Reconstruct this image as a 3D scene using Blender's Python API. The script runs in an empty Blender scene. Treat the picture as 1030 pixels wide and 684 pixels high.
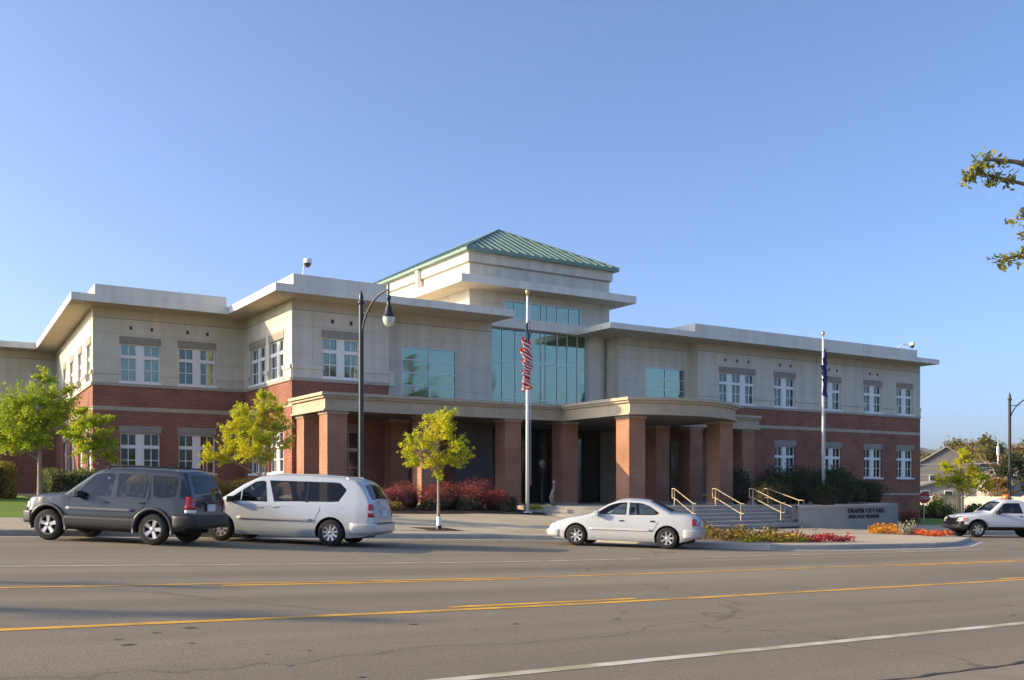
import bpy, bmesh, math, random
from mathutils import Vector, Matrix
import numpy as np

C = bpy.context.scene.collection
SC = bpy.context.scene
PI = math.pi
rad = math.radians

# ------------------------------------------------------------------ camera, sky, sun, exposure
cam_d = bpy.data.cameras.new('camera')
cam = bpy.data.objects.new('camera', cam_d); C.objects.link(cam)
cam.location = (0, 0, 0)
cam.rotation_euler = (rad(90), 0, -math.atan2(.538, .843))
cam_d.sensor_width = 36; cam_d.lens = 34.67; cam_d.shift_y = .1456
cam_d.clip_start = .1; cam_d.clip_end = 9000
SC.camera = cam

SUN_DIR = Vector((-1, .52, .40)).normalized()          # towards the sun
SUN_EL = math.asin(SUN_DIR.z)
SUN_AZ = math.atan2(SUN_DIR.x, SUN_DIR.y)
W = bpy.data.worlds.new('World'); SC.world = W; W.use_nodes = True
nt = W.node_tree; nt.nodes.clear()
sky = nt.nodes.new('ShaderNodeTexSky'); sky.sky_type = 'NISHITA'; sky.sun_disc = False
sky.sun_elevation = SUN_EL; sky.sun_rotation = SUN_AZ
sky.altitude = 1300; sky.air_density = .7; sky.dust_density = 8; sky.ozone_density = 4
bg = nt.nodes.new('ShaderNodeBackground'); bg.inputs[1].default_value = .097
wo = nt.nodes.new('ShaderNodeOutputWorld')
nt.links.new(sky.outputs[0], bg.inputs[0]); nt.links.new(bg.outputs[0], wo.inputs[0])
sd = bpy.data.lights.new('sun', 'SUN'); sd.energy = 2.05; sd.angle = rad(.5); sd.color = (1, .77, .44)
so = bpy.data.objects.new('sun', sd); C.objects.link(so)
so.rotation_euler = SUN_DIR.to_track_quat('Z', 'Y').to_euler()
SC.view_settings.view_transform = 'Standard'; SC.view_settings.look = 'None'
SC.view_settings.gamma = 1; SC.view_settings.exposure = 1.80
SC.cycles.max_bounces = 6; SC.cycles.transparent_max_bounces = 10

# ------------------------------------------------------------------ material helpers
def mat(name, col, rough=.7, metal=0, spec=.5, emit=None):
    m = bpy.data.materials.new(name); m.use_nodes = True
    b = m.node_tree.nodes['Principled BSDF']
    b.inputs['Base Color'].default_value = (*col, 1); b.inputs['Roughness'].default_value = rough
    b.inputs['Metallic'].default_value = metal; b.inputs['Specular IOR Level'].default_value = spec
    if emit: b.inputs['Emission Color'].default_value = (*emit[0], 1); b.inputs['Emission Strength'].default_value = emit[1]
    return m
def nodes(m):
    n = m.node_tree.nodes; return n, m.node_tree.links, n['Principled BSDF']
def noise_mat(name, c1, c2, scale=2, rough=.8, detail=6, bump=0, bscale=None, spec=.3, c3=None, scale3=.15, metal=0, stretch=None):
    """colour varies between c1 and c2 with fractal noise; optional large patches of c3"""
    m = mat(name, c1, rough, metal, spec); n, l, b = nodes(m)
    geo = n.new('ShaderNodeNewGeometry'); src = geo.outputs['Position']
    if stretch:
        mp = n.new('ShaderNodeMapping'); mp.inputs['Scale'].default_value = stretch
        l.new(src, mp.inputs[0]); src = mp.outputs[0]
    t = n.new('ShaderNodeTexNoise'); t.inputs['Scale'].default_value = scale; t.inputs['Detail'].default_value = detail
    l.new(src, t.inputs['Vector'])
    r = n.new('ShaderNodeValToRGB'); r.color_ramp.elements[0].position = .35; r.color_ramp.elements[1].position = .65
    r.color_ramp.elements[0].color = (*c1, 1); r.color_ramp.elements[1].color = (*c2, 1)
    l.new(t.outputs['Fac'], r.inputs[0]); out = r.outputs[0]
    if c3:
        t3 = n.new('ShaderNodeTexNoise'); t3.inputs['Scale'].default_value = scale3; t3.inputs['Detail'].default_value = 4
        l.new(src, t3.inputs['Vector'])
        mr = n.new('ShaderNodeMapRange'); mr.inputs[1].default_value = .42; mr.inputs[2].default_value = .62
        l.new(t3.outputs['Fac'], mr.inputs[0])
        mx = n.new('ShaderNodeMix'); mx.data_type = 'RGBA'
        l.new(mr.outputs[0], mx.inputs[0]); l.new(out, mx.inputs[6]); mx.inputs[7].default_value = (*c3, 1); out = mx.outputs[2]
    l.new(out, b.inputs['Base Color'])
    if bump:
        tb = n.new('ShaderNodeTexNoise'); tb.inputs['Scale'].default_value = bscale or scale * 4; tb.inputs['Detail'].default_value = 4
        l.new(geo.outputs['Position'], tb.inputs['Vector'])
        bp = n.new('ShaderNodeBump'); bp.inputs['Strength'].default_value = bump; bp.inputs['Distance'].default_value = .02
        l.new(tb.outputs['Fac'], bp.inputs['Height']); l.new(bp.outputs[0], b.inputs['Normal'])
    return m
def wallcoord(n, l):
    """(x+y, z) of a point: runs along any upright wall"""
    geo = n.new('ShaderNodeNewGeometry'); sp = n.new('ShaderNodeSeparateXYZ'); l.new(geo.outputs['Position'], sp.inputs[0])
    ad = n.new('ShaderNodeMath'); ad.operation = 'ADD'; l.new(sp.outputs[0], ad.inputs[0]); l.new(sp.outputs[1], ad.inputs[1])
    cb = n.new('ShaderNodeCombineXYZ'); l.new(ad.outputs[0], cb.inputs[0]); l.new(sp.outputs[2], cb.inputs[1])
    return cb.outputs[0], geo.outputs['Position']
def brick_mat(name, a, b2, mortar, bw=.24, bh=.08, ms=.012, bump=.4):
    m = mat(name, a, .85, 0, .2); n, l, b = nodes(m)
    v, pos = wallcoord(n, l)
    t = n.new('ShaderNodeTexBrick'); l.new(v, t.inputs['Vector'])
    t.inputs['Color1'].default_value = (*a, 1); t.inputs['Color2'].default_value = (*b2, 1); t.inputs['Mortar'].default_value = (*mortar, 1)
    t.inputs['Scale'].default_value = 1; t.inputs['Mortar Size'].default_value = ms
    t.inputs['Brick Width'].default_value = bw; t.inputs['Row Height'].default_value = bh
    ns = n.new('ShaderNodeTexNoise'); ns.inputs['Scale'].default_value = .9; ns.inputs['Detail'].default_value = 5; l.new(pos, ns.inputs['Vector'])
    mr = n.new('ShaderNodeMapRange'); mr.inputs[1].default_value = .3; mr.inputs[2].default_value = .7; mr.inputs[3].default_value = .8; mr.inputs[4].default_value = 1.15
    l.new(ns.outputs['Fac'], mr.inputs[0])
    hs = n.new('ShaderNodeHueSaturation'); l.new(mr.outputs[0], hs.inputs['Value']); l.new(t.outputs['Color'], hs.inputs['Color'])
    l.new(hs.outputs[0], b.inputs['Base Color'])
    bp = n.new('ShaderNodeBump'); bp.inputs['Strength'].default_value = bump; bp.inputs['Distance'].default_value = .01; bp.invert = True
    l.new(t.outputs['Fac'], bp.inputs['Height']); l.new(bp.outputs[0], b.inputs['Normal'])
    return m
def leaf_mat(name, cols, trans=.35, rough=.6):
    m = bpy.data.materials.new(name); m.use_nodes = True; n = m.node_tree.nodes; l = m.node_tree.links
    b = n['Principled BSDF']; out = n['Material Output']
    geo = n.new('ShaderNodeNewGeometry'); r = n.new('ShaderNodeValToRGB'); r.color_ramp.interpolation = 'LINEAR'
    e = r.color_ramp.elements
    while len(e) < len(cols): e.new(.5)
    for i, c in enumerate(cols): e[i].position = i / max(1, len(cols) - 1); e[i].color = (*c, 1)
    # clumps of colour: half island random, half position noise
    ns = n.new('ShaderNodeTexNoise'); ns.inputs['Scale'].default_value = 1.3; ns.inputs['Detail'].default_value = 3; l.new(geo.outputs['Position'], ns.inputs['Vector'])
    mr = n.new('ShaderNodeMapRange'); mr.inputs[1].default_value = .3; mr.inputs[2].default_value = .7; l.new(ns.outputs['Fac'], mr.inputs[0])
    mx = n.new('ShaderNodeMath'); mx.operation = 'MULTIPLY_ADD'; l.new(geo.outputs['Random Per Island'], mx.inputs[0]); mx.inputs[1].default_value = .5
    hf = n.new('ShaderNodeMath'); hf.operation = 'MULTIPLY'; l.new(mr.outputs[0], hf.inputs[0]); hf.inputs[1].default_value = .5
    l.new(hf.outputs[0], mx.inputs[2]); l.new(mx.outputs[0], r.inputs[0])
    l.new(r.outputs[0], b.inputs['Base Color']); b.inputs['Roughness'].default_value = rough; b.inputs['Specular IOR Level'].default_value = .25
    tr = n.new('ShaderNodeBsdfTranslucent'); l.new(r.outputs[0], tr.inputs[0])
    ms = n.new('ShaderNodeMixShader'); ms.inputs[0].default_value = trans
    l.new(b.outputs[0], ms.inputs[1]); l.new(tr.outputs[0], ms.inputs[2]); l.new(ms.outputs[0], out.inputs[0])
    return m

# ------------------------------------------------------------------ mesh helpers
def tag(o, label=None, cat=None, group=None, kind=None):
    if label: o['label'] = label
    if cat: o['category'] = cat
    if group: o['group'] = group
    if kind: o['kind'] = kind
    return o
def empty(name, loc=(0, 0, 0), rz=0, **k):
    o = bpy.data.objects.new(name, None); C.objects.link(o); o.location = loc; o.rotation_euler = (0, 0, rz)
    o.empty_display_size = .2
    return tag(o, **k)
class MB:
    """collects shapes of one mesh"""
    def __init__(s): s.v = []; s.f = []; s.m = []
    def quad(s, a, b, c, d, mi=0):
        i = len(s.v); s.v += [tuple(a), tuple(b), tuple(c), tuple(d)]; s.f.append((i, i+1, i+2, i+3)); s.m.append(mi); return s
    def poly(s, pts, mi=0):
        i = len(s.v); s.v += [tuple(p) for p in pts]; s.f.append(tuple(range(i, i+len(pts)))); s.m.append(mi); return s
    def box(s, x0, x1, y0, y1, z0, z1, mi=0, M=None):
        i = len(s.v)
        p = [(x, y, z) for z in (z0, z1) for y in (y0, y1) for x in (x0, x1)]
        if M is not None: p = [tuple(M @ Vector(q)) for q in p]
        s.v += p
        for f in ((0, 2, 3, 1), (4, 5, 7, 6), (0, 1, 5, 4), (2, 6, 7, 3), (0, 4, 6, 2), (1, 3, 7, 5)):
            s.f.append(tuple(i+k for k in f)); s.m.append(mi)
        return s
    def prism(s, pts, z0, z1, mi=0, mtop=None):
        """pts: plan polygon counter-clockwise; z0/z1 numbers or lists"""
        n = len(pts); i = len(s.v)
        zz0 = z0 if isinstance(z0, (list, tuple)) else [z0]*n; zz1 = z1 if isinstance(z1, (list, tuple)) else [z1]*n
        s.v += [(p[0], p[1], zz0[k]) for k, p in enumerate(pts)] + [(p[0], p[1], zz1[k]) for k, p in enumerate(pts)]
        s.f.append(tuple(i+k for k in reversed(range(n)))); s.m.append(mi)
        s.f.append(tuple(i+n+k for k in range(n))); s.m.append(mi if mtop is None else mtop)
        for k in range(n):
            j = (k+1) % n; s.f.append((i+k, i+j, i+n+j, i+n+k)); s.m.append(mi)
        return s
    def tube(s, pts, r, seg=8, mi=0, cap=True):
        pts = [Vector(p) for p in pts]; n = len(pts); rr = r if isinstance(r, (list, tuple)) else [r]*n
        base = len(s.v); up = None
        for k, p in enumerate(pts):
            d = (pts[min(k+1, n-1)] - pts[max(k-1, 0)]).normalized()
            if up is None or abs(up.dot(d)) > .95: up = Vector((0, 0, 1)) if abs(d.z) < .9 else Vector((1, 0, 0))
            a = d.cross(up).normalized(); b = a.cross(d).normalized(); up = b
            for q in range(seg):
                t = 2*PI*q/seg; w = p + (a*math.cos(t) + b*math.sin(t))*rr[k]; s.v.append(tuple(w))
        for k in range(n-1):
            for q in range(seg):
                q2 = (q+1) % seg; s.f.append((base+k*seg+q, base+k*seg+q2, base+(k+1)*seg+q2, base+(k+1)*seg+q)); s.m.append(mi)
        if cap:
            s.f.append(tuple(base+q for q in range(seg))); s.m.append(mi)
            s.f.append(tuple(base+(n-1)*seg+q for q in reversed(range(seg)))); s.m.append(mi)
        return s
    def lathe(s, prof, c=(0, 0, 0), seg=16, axis='z', mi=0, close=False):
        base = len(s.v); n = len(prof)
        for (r, h) in prof:
            for q in range(seg):
                t = 2*PI*q/seg; a, b = r*math.cos(t), r*math.sin(t)
                p = (a, b, h) if axis == 'z' else (a, h, b)
                s.v.append((p[0]+c[0], p[1]+c[1], p[2]+c[2]))
        for k in range(n-1):
            for q in range(seg):
                q2 = (q+1) % seg; s.f.append((base+k*seg+q, base+k*seg+q2, base+(k+1)*seg+q2, base+(k+1)*seg+q)); s.m.append(mi)
        if prof[0][0] > 1e-5 and close: s.f.append(tuple(base+q for q in reversed(range(seg)))); s.m.append(mi)
        if prof[-1][0] > 1e-5 and close: s.f.append(tuple(base+(n-1)*seg+q for q in range(seg))); s.m.append(mi)
        return s
    def grid(s, rows, mi=0):
        """rows: list of equal-length point lists"""
        base = len(s.v); w = len(rows[0])
        for r in rows: s.v += [tuple(p) for p in r]
        for i in range(len(rows)-1):
            for j in range(w-1):
                s.f.append((base+i*w+j, base+i*w+j+1, base+(i+1)*w+j+1, base+(i+1)*w+j)); s.m.append(mi)
        return s
    def build(s, name, mats, parent=None, smooth=False, angle=None, recalc=False, bevel=0):
        me = bpy.data.meshes.new(name); me.from_pydata(s.v, [], s.f)
        ms = mats if isinstance(mats, (list, tuple)) else [mats]
        for m in ms: me.materials.append(m)
        me.polygons.foreach_set('material_index', s.m)
        if recalc:
            bm = bmesh.new(); bm.from_mesh(me); bmesh.ops.remove_doubles(bm, verts=bm.verts, dist=1e-4)
            bmesh.ops.recalc_face_normals(bm, faces=bm.faces); bm.to_mesh(me); bm.free()
        if smooth: me.shade_smooth() if angle is None else (me.shade_smooth(), me.set_sharp_from_angle(angle=rad(angle)))
        me.update()
        o = bpy.data.objects.new(name, me); C.objects.link(o)
        if parent: o.parent = parent
        if bevel:
            b = o.modifiers.new('bevel', 'BEVEL'); b.width = bevel; b.segments = 2; b.limit_method = 'ANGLE'; b.angle_limit = rad(40)
        return o
def mesh_text(txt, size, extrude=.02, bold=True):
    cu = bpy.data.curves.new('lettering', 'FONT'); cu.body = txt; cu.size = size; cu.extrude = extrude
    cu.offset = size*.018 if bold else 0; cu.resolution_u = 2; cu.space_character = 1.05
    o = bpy.data.objects.new('lettering', cu); C.objects.link(o)
    dg = bpy.context.evaluated_depsgraph_get(); me = bpy.data.meshes.new_from_object(o.evaluated_get(dg))
    bpy.data.objects.remove(o); bpy.data.curves.remove(cu)
    return me
def interp(tab, x):
    if x <= tab[0][0]: return tab[0][1]
    for (a, b), (c, d) in zip(tab, tab[1:]):
        if x <= c: return b + (d-b)*(x-a)/(c-a)
    return tab[-1][1]

# ------------------------------------------------------------------ terrain heights (z below the lens)
ROAD = [(-30, [(-60,.9),(-10,1.3),(0,1.6),(30,1.98),(60,2.45),(110,2.9)]),
 (5, [(-60,.6),(-10,1.25),(0,1.5),(4,1.58),(12,1.72),(30,1.98),(60,2.42),(110,2.9)]),
 (7, [(-60,.6),(-10,1.25),(0,1.49),(4,1.56),(12,1.70),(30,1.98),(60,2.4),(110,2.9)]),
 (10.7, [(-60,.2),(-10,1.05),(1,1.35),(6.8,1.52),(18.4,1.73),(30,1.92),(60,2.37),(110,2.9)]),
 (14, [(-60,.1),(-10,.92),(1.3,1.257),(8.9,1.515),(24.1,1.80),(34,1.95),(60,2.35),(110,2.9)]),
 (18, [(-60,.1),(-10,.90),(1.6,1.26),(11.5,1.59),(31,1.93),(60,2.35),(110,2.9)]),
 (26.5, [(-60,0),(-10,.75),(2.4,1.12),(14,1.51),(18,1.63),(30,1.93),(42,2.14),(60,2.38),(110,2.9)])]
SIDE = [(26.5, [(-60,-.15),(-10,.60),(2.4,.97),(14,1.36),(18,1.48),(30,1.78),(42,2.0),(60,2.23),(110,2.75)]),
 (30, [(-60,-.3),(-10,.45),(0,.72),(14,1.2),(18,1.33),(25,1.52),(33,1.68),(45,1.98),(60,2.25),(110,2.7)]),
 (34, [(-60,-.3),(-10,.33),(0,.46),(10,.80),(14,.95),(22,1.02),(26,1.3),(33,1.6),(45,2.0),(60,2.3),(110,2.7)]),
 (38, [(-60,-.4),(-10,.2),(0,.28),(10,.52),(16,.78),(24,.9),(28,1.2),(45,2.1),(60,2.33),(110,2.7)]),
 (44, [(-60,-.4),(-10,.2),(0,.25),(10,.36),(16,.55),(28,.9),(45,2.15),(63,2.38),(110,2.7)]),
 (70, [(-60,-.4),(0,.1),(20,.6),(45,2.1),(63,2.4),(110,2.6)])]
def table(rows, X, Y):
    if Y <= rows[0][0]: return interp(rows[0][1], X)
    for (a, ra), (b, rb) in zip(rows, rows[1:]):
        if Y <= b:
            t = (Y-a)/(b-a); return interp(ra, X)*(1-t) + interp(rb, X)*t
    return interp(rows[-1][1], X)
def smoothed(rows, X, Y):
    return -sum(table(rows, X+d, Y) for d in (-3, -1.5, 0, 1.5, 3))/5
def zroad(X, Y): return smoothed(ROAD, X, Y)
def zside(X, Y):
    if Y < 26.5: return zroad(X, Y) + .15
    return smoothed(SIDE, X, Y)
KERB = [(-70,26.5),(16.5,26.5),(18.6,25.6),(19.6,23.4),(20.4,21.4),(21.6,20.0),(23.5,19.5),(28.5,19.4),(30.5,19.9),(35.2,22.4),(37,25.6),(38.5,27.2),(110,27.2)]
def kerb(X): return interp(KERB, X)

# ------------------------------------------------------------------ materials
M = {}
M['stone'] = noise_mat('limestone', (.63,.585,.48), (.68,.635,.525), 1.2, .85, bump=.05)
M['stone_up'] = noise_mat('frieze_reflect_tint', (.57,.515,.405), (.61,.55,.435), 1.0, .85)  # frieze: darker olive cast of reflected light put into the colour
M['trim'] = noise_mat('grey_stone_trim', (.37,.345,.29), (.41,.38,.32), 3, .8)
M['lintel'] = noise_mat('lintel_stone', (.29,.27,.23), (.33,.305,.26), 3, .85)
M['band'] = noise_mat('cream_band', (.42,.36,.27), (.46,.40,.30), 3, .85)
M['beam'] = noise_mat('beam_stucco', (.46,.385,.27), (.50,.42,.295), 1.3, .85)
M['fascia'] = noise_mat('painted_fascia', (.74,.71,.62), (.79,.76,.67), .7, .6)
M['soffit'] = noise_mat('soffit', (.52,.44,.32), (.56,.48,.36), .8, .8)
M['brick'] = brick_mat('red_brick', (.31,.105,.072), (.21,.07,.052), (.32,.20,.14))
M['brick_light'] = brick_mat('pillar_brick', (.40,.165,.10), (.33,.135,.085), (.38,.25,.17), ms=.016)
M['dark_stone'] = noise_mat('dark_panel', (.16,.16,.165), (.20,.195,.195), 2, .7)
M['white'] = mat('window_white', (.84,.84,.80), .5)
M['cream_frame'] = mat('window_cream', (.55,.50,.40), .55)
M['alu'] = mat('aluminium', (.55,.60,.58), .35, .6)
def joints(m, bw, bh, f):
    n, l, b = nodes(m); src = b.inputs['Base Color'].links[0].from_socket; v, pos = wallcoord(n, l)
    t = n.new('ShaderNodeTexBrick'); t.offset = 0; l.new(v, t.inputs['Vector']); t.inputs['Scale'].default_value = 1; t.inputs['Brick Width'].default_value = bw; t.inputs['Row Height'].default_value = bh
    t.inputs['Mortar Size'].default_value = .012; t.inputs['Color1'].default_value = (1,1,1,1); t.inputs['Color2'].default_value = (.975,.975,.97,1); t.inputs['Mortar'].default_value = (f,f,f,1)
    mp = n.new('ShaderNodeMapping'); mp.inputs['Scale'].default_value = (1.6,1.6,.12); l.new(pos, mp.inputs[0]); ns = n.new('ShaderNodeTexNoise'); ns.inputs['Scale'].default_value = 1.3; ns.inputs['Detail'].default_value = 6; l.new(mp.outputs[0], ns.inputs['Vector'])
    r = n.new('ShaderNodeMapRange'); r.inputs[1].default_value = .35; r.inputs[2].default_value = .75; r.inputs[3].default_value = 1.04; r.inputs[4].default_value = .86; l.new(ns.outputs['Fac'], r.inputs[0])
    k = n.new('ShaderNodeMix'); k.data_type = 'RGBA'; k.blend_type = 'MULTIPLY'; k.inputs[0].default_value = 1; l.new(src, k.inputs[6]); l.new(t.outputs['Color'], k.inputs[7])
    h = n.new('ShaderNodeHueSaturation'); l.new(k.outputs[2], h.inputs['Color']); l.new(r.outputs[0], h.inputs['Value']); l.new(h.outputs[0], b.inputs['Base Color'])
joints(M['stone'], 3.05, 1.27, .72); joints(M['stone_up'], 3.05, 5, .8); joints(M['beam'], 2.4, 5, .75); joints(M['fascia'], 3.6, 5, .72)
def glass(name, col, rough=.04, metal=.75, wav=.02):
    m = mat(name, col, rough, metal, .8); n, l, b = nodes(m)
    geo = n.new('ShaderNodeNewGeometry'); t = n.new('ShaderNodeTexNoise'); t.inputs['Scale'].default_value = .8; t.inputs['Detail'].default_value = 1
    l.new(geo.outputs['Position'], t.inputs['Vector'])
    bp = n.new('ShaderNodeBump'); bp.inputs['Strength'].default_value = .35; bp.inputs['Distance'].default_value = wav
    l.new(t.outputs['Fac'], bp.inputs['Height']); l.new(bp.outputs[0], b.inputs['Normal'])
    return m
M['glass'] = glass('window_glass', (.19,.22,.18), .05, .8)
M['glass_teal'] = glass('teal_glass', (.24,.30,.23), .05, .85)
M['glass_mid'] = glass('darker_glass', (.10,.125,.11), .05, .8)  # darker tint, varied from window to window
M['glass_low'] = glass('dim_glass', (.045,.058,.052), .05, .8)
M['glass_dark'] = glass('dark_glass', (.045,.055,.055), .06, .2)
M['door_frame'] = mat('dark_bronze', (.03,.032,.035), .4, .5)
M['green'] = noise_mat('patina_roof', (.15,.235,.19), (.19,.28,.23), .6, .5, metal=.1, spec=.5)
M['concrete'] = noise_mat('pale_concrete', (.46,.39,.275), (.53,.45,.32), 1.5, .9, c3=(.42,.35,.25), scale3=.35, bump=.15, bscale=30)
M['plaza'] = noise_mat('plaza_concrete', (.30,.285,.26), (.35,.33,.30), 1.5, .9, bump=.1, bscale=20)
M['kerb'] = noise_mat('kerb_concrete', (.36,.33,.28), (.43,.39,.33), 2, .9)
M['sign_wall'] = noise_mat('grey_concrete', (.24,.25,.24), (.28,.29,.275), 1.4, .85)
M['mulch'] = noise_mat('bark_mulch', (.035,.022,.015), (.07,.045,.03), 14, 1, bump=.6, bscale=40)
M['black'] = mat('black_paint', (.012,.013,.013), .4, .3)
M['steel'] = mat('brushed_steel', (.6,.6,.58), .3, .8)
M['pole_white'] = mat('pole_white', (.72,.70,.66), .35, .1)
M['gold'] = mat('gold_ball', (.75,.5,.22), .3, .8)
M['bark'] = noise_mat('bark', (.14,.10,.07), (.24,.18,.13), 12, .95, bump=.5, bscale=40)
M['bark_pale'] = noise_mat('bark_pale', (.26,.19,.13), (.36,.27,.2), 14, .95, bump=.5, bscale=40)
M['rail'] = mat('tan_rail', (.55,.46,.31), .4, .2)

# asphalt: warm, worn, streaked along the lanes, with patches and sealed cracks
def asphalt():
    m = mat('worn_asphalt', (.15,.13,.11), .88, 0, .25); n, l, b = nodes(m)
    geo = n.new('ShaderNodeNewGeometry'); P = geo.outputs['Position']
    def tex(scale, detail, st=None):
        src = P
        if st:
            mp = n.new('ShaderNodeMapping'); mp.inputs['Scale'].default_value = st; l.new(P, mp.inputs[0]); src = mp.outputs[0]
        t = n.new('ShaderNodeTexNoise'); t.inputs['Scale'].default_value = scale; t.inputs['Detail'].default_value = detail; l.new(src, t.inputs['Vector'])
        return t.outputs['Fac']
    def ramp(v, a, c, b_, d):
        r = n.new('ShaderNodeValToRGB'); r.color_ramp.elements[0].position = a; r.color_ramp.elements[1].position = b_
        r.color_ramp.elements[0].color = c; r.color_ramp.elements[1].color = d; l.new(v, r.inputs[0]); return r.outputs[0]
    def mix(f, x, y, mode='MIX'):
        k = n.new('ShaderNodeMix'); k.data_type = 'RGBA'; k.blend_type = mode
        (l.new(f, k.inputs[0]) if not isinstance(f, float) else setattr(k.inputs[0], 'default_value', f))
        l.new(x, k.inputs[6]); l.new(y, k.inputs[7]); return k.outputs[2]
    base = ramp(tex(.25, 5, (.35, 1.6, 1)), .3, (.20,.172,.125,1), .7, (.245,.21,.152,1))
    fine = ramp(tex(38, 3), .3, (.76,.76,.76,1), .72, (1.18,1.17,1.15,1))
    col = mix(1.0, base, fine, 'MULTIPLY')
    lane = ramp(tex(.55, 3, (.03, 1.3, 1)), .38, (.86,.86,.87,1), .62, (1.1,1.09,1.07,1))
    col = mix(1.0, col, lane, 'MULTIPLY')
    blot = ramp(tex(1.1, 8, (1, 1.4, 1)), .68, (1,1,1,1), .76, (.8,.79,.79,1))
    col = mix(1.0, col, blot, 'MULTIPLY')
    v = n.new('ShaderNodeTexVoronoi'); v.feature = 'DISTANCE_TO_EDGE'; v.inputs['Scale'].default_value = .085
    nz = n.new('ShaderNodeTexNoise'); nz.inputs['Scale'].default_value = .7; nz.inputs['Detail'].default_value = 5; l.new(P, nz.inputs['Vector'])
    va = n.new('ShaderNodeVectorMath'); va.operation = 'MULTIPLY_ADD'; l.new(nz.outputs['Color'], va.inputs[0]); va.inputs[1].default_value = (2.5,2.5,0); l.new(P, va.inputs[2])
    l.new(va.outputs[0], v.inputs['Vector'])
    cr = ramp(v.outputs['Distance'], .0012, (.66,.64,.62,1), .003, (1,1,1,1)); col = mix(1.0, col, cr, 'MULTIPLY')
    l.new(col, b.inputs['Base Color'])
    bp = n.new('ShaderNodeBump'); bp.inputs['Strength'].default_value = .5; bp.inputs['Distance'].default_value = .01
    l.new(tex(70, 2), bp.inputs['Height']); l.new(bp.outputs[0], b.inputs['Normal'])
    return m
M['asphalt'] = asphalt()
def paint(name, c, wear):
    m = noise_mat(name, c, tuple(k*.85 for k in c), 6, .7, c3=(c[0]*.45+.06, c[1]*.45+.055, c[2]*.3+.05), scale3=wear)
    return m
M['paint_white'] = paint('worn_white_paint', (.66,.61,.50), 1.6)
M['paint_yellow'] = paint('worn_yellow_paint', (.80,.43,.04), 1.3)
M['lawn'] = noise_mat('mown_lawn', (.15,.25,.015), (.22,.34,.025), 9, .95, bump=1, bscale=60, c3=(.13,.20,.03), scale3=.6)
M['dirt'] = noise_mat('dry_ground', (.17,.14,.09), (.13,.14,.06), .15, 1)
M['hill'] = noise_mat('hill', (.10,.11,.07), (.15,.13,.09), .01, 1)

# ------------------------------------------------------------------ the setting
def sheet(name, xs, ys, zf, m, label_kind='structure'):
    mb = MB(); mb.grid([[(x, y, zf(x, y)) for x in xs] for y in ys]); o = mb.build(name, m, smooth=True); tag(o, kind=label_kind); return o
def fr(a, b, st):
    n = max(1, int(round((b-a)/st))); return [a+(b-a)*i/n for i in range(n+1)]
# ground sheet out to the horizon, everything else lies on it
gx = [-6000,-2500,-900,-300,-120] + fr(-70, 130, 5) + [180,300,700,2000,6000]
gy = [-3000,-800,-200,-60] + fr(-30, 90, 5) + [120,200,400,900,2500,7000]
def zg(x, y):
    z = (zroad(x, y) if y < 26.5 else min(zroad(x, 26.5), zside(x, y))) - .25
    return z - (.35 if 26 < y < 75 else 0)
sheet('ground', gx, gy, zg, M['dirt'])
# road follows the kerb line
xs = fr(-70, 110, 1.0)
mb = MB(); yfix = [4.6, 5, 7, 10.7, 14, 18, 19.3]
mb.grid([[(x, y, zroad(x, y)) for x in xs] for y in yfix] + [[(x, 19.3+(kerb(x)-19.3)*t, zroad(x, 19.3+(kerb(x)-19.3)*t)) for x in xs] for t in (.15, .3, .45, .6, .75, .9, 1)])
tag(mb.build('road', M['asphalt'], smooth=True), kind='structure')
xs2 = sorted(set([round(x, 3) for x in fr(-70, 110, 1.0)] + [k[0] for k in KERB] + fr(16, 40, .4)))
def strip(name, yf0, yf1, dz0, dz1, m, zf=zroad, x=None):
    mb = MB(); X = x or xs2
    mb.grid([[(q, yf0(q), zf(q, yf0(q))+dz0) for q in X], [(q, yf1(q), zf(q, yf1(q))+dz1) for q in X]]); o = mb.build(name, m); tag(o, kind='structure'); return o
strip('gutter', lambda x: kerb(x)-.55, lambda x: kerb(x), .005, .006, M['kerb'])
mb = MB()
kz = lambda x: zroad(x, kerb(x))
mb.grid([[(q, kerb(q), kz(q)-.02) for q in xs2], [(q, kerb(q)+.02, kz(q)+.13) for q in xs2], [(q, kerb(q)+.05, kz(q)+.152) for q in xs2], [(q, kerb(q)+.17, kz(q)+.154) for q in xs2]])
tag(mb.build('kerb', M['kerb']), kind='structure')
mb = MB()
ts = [0, .05, .1, .2, .3, .45, .6, .75, .9, 1]
mb.grid([[(q, kerb(q)+.17+(38.5-kerb(q)-.17)*t, zside(q, kerb(q)+.17+(38.5-kerb(q)-.17)*t)) for q in xs2] for t in ts])
# joints: score lines in the material
def sidewalk_mat():
    m = M['concrete']; n, l, b = nodes(m)
    src = b.inputs['Base Color'].links[0].from_socket
    geo = n.new('ShaderNodeNewGeometry'); t = n.new('ShaderNodeTexBrick'); t.offset = 0; l.new(geo.outputs['Position'], t.inputs['Vector'])
    t.inputs['Scale'].default_value = 1; t.inputs['Brick Width'].default_value = 1.6; t.inputs['Row Height'].default_value = 1.6; t.inputs['Mortar Size'].default_value = .012
    t.inputs['Color1'].default_value = (1,1,1,1); t.inputs['Color2'].default_value = (.93,.93,.92,1); t.inputs['Mortar'].default_value = (.5,.48,.45,1)
    k = n.new('ShaderNodeMix'); k.data_type = 'RGBA'; k.blend_type = 'MULTIPLY'; k.inputs[0].default_value = 1
    l.new(src, k.inputs[6]); l.new(t.outputs['Color'], k.inputs[7]); l.new(k.outputs[2], b.inputs['Base Color'])
sidewalk_mat()
tag(mb.build('sidewalk', M['concrete'], smooth=True), kind='structure')
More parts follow.
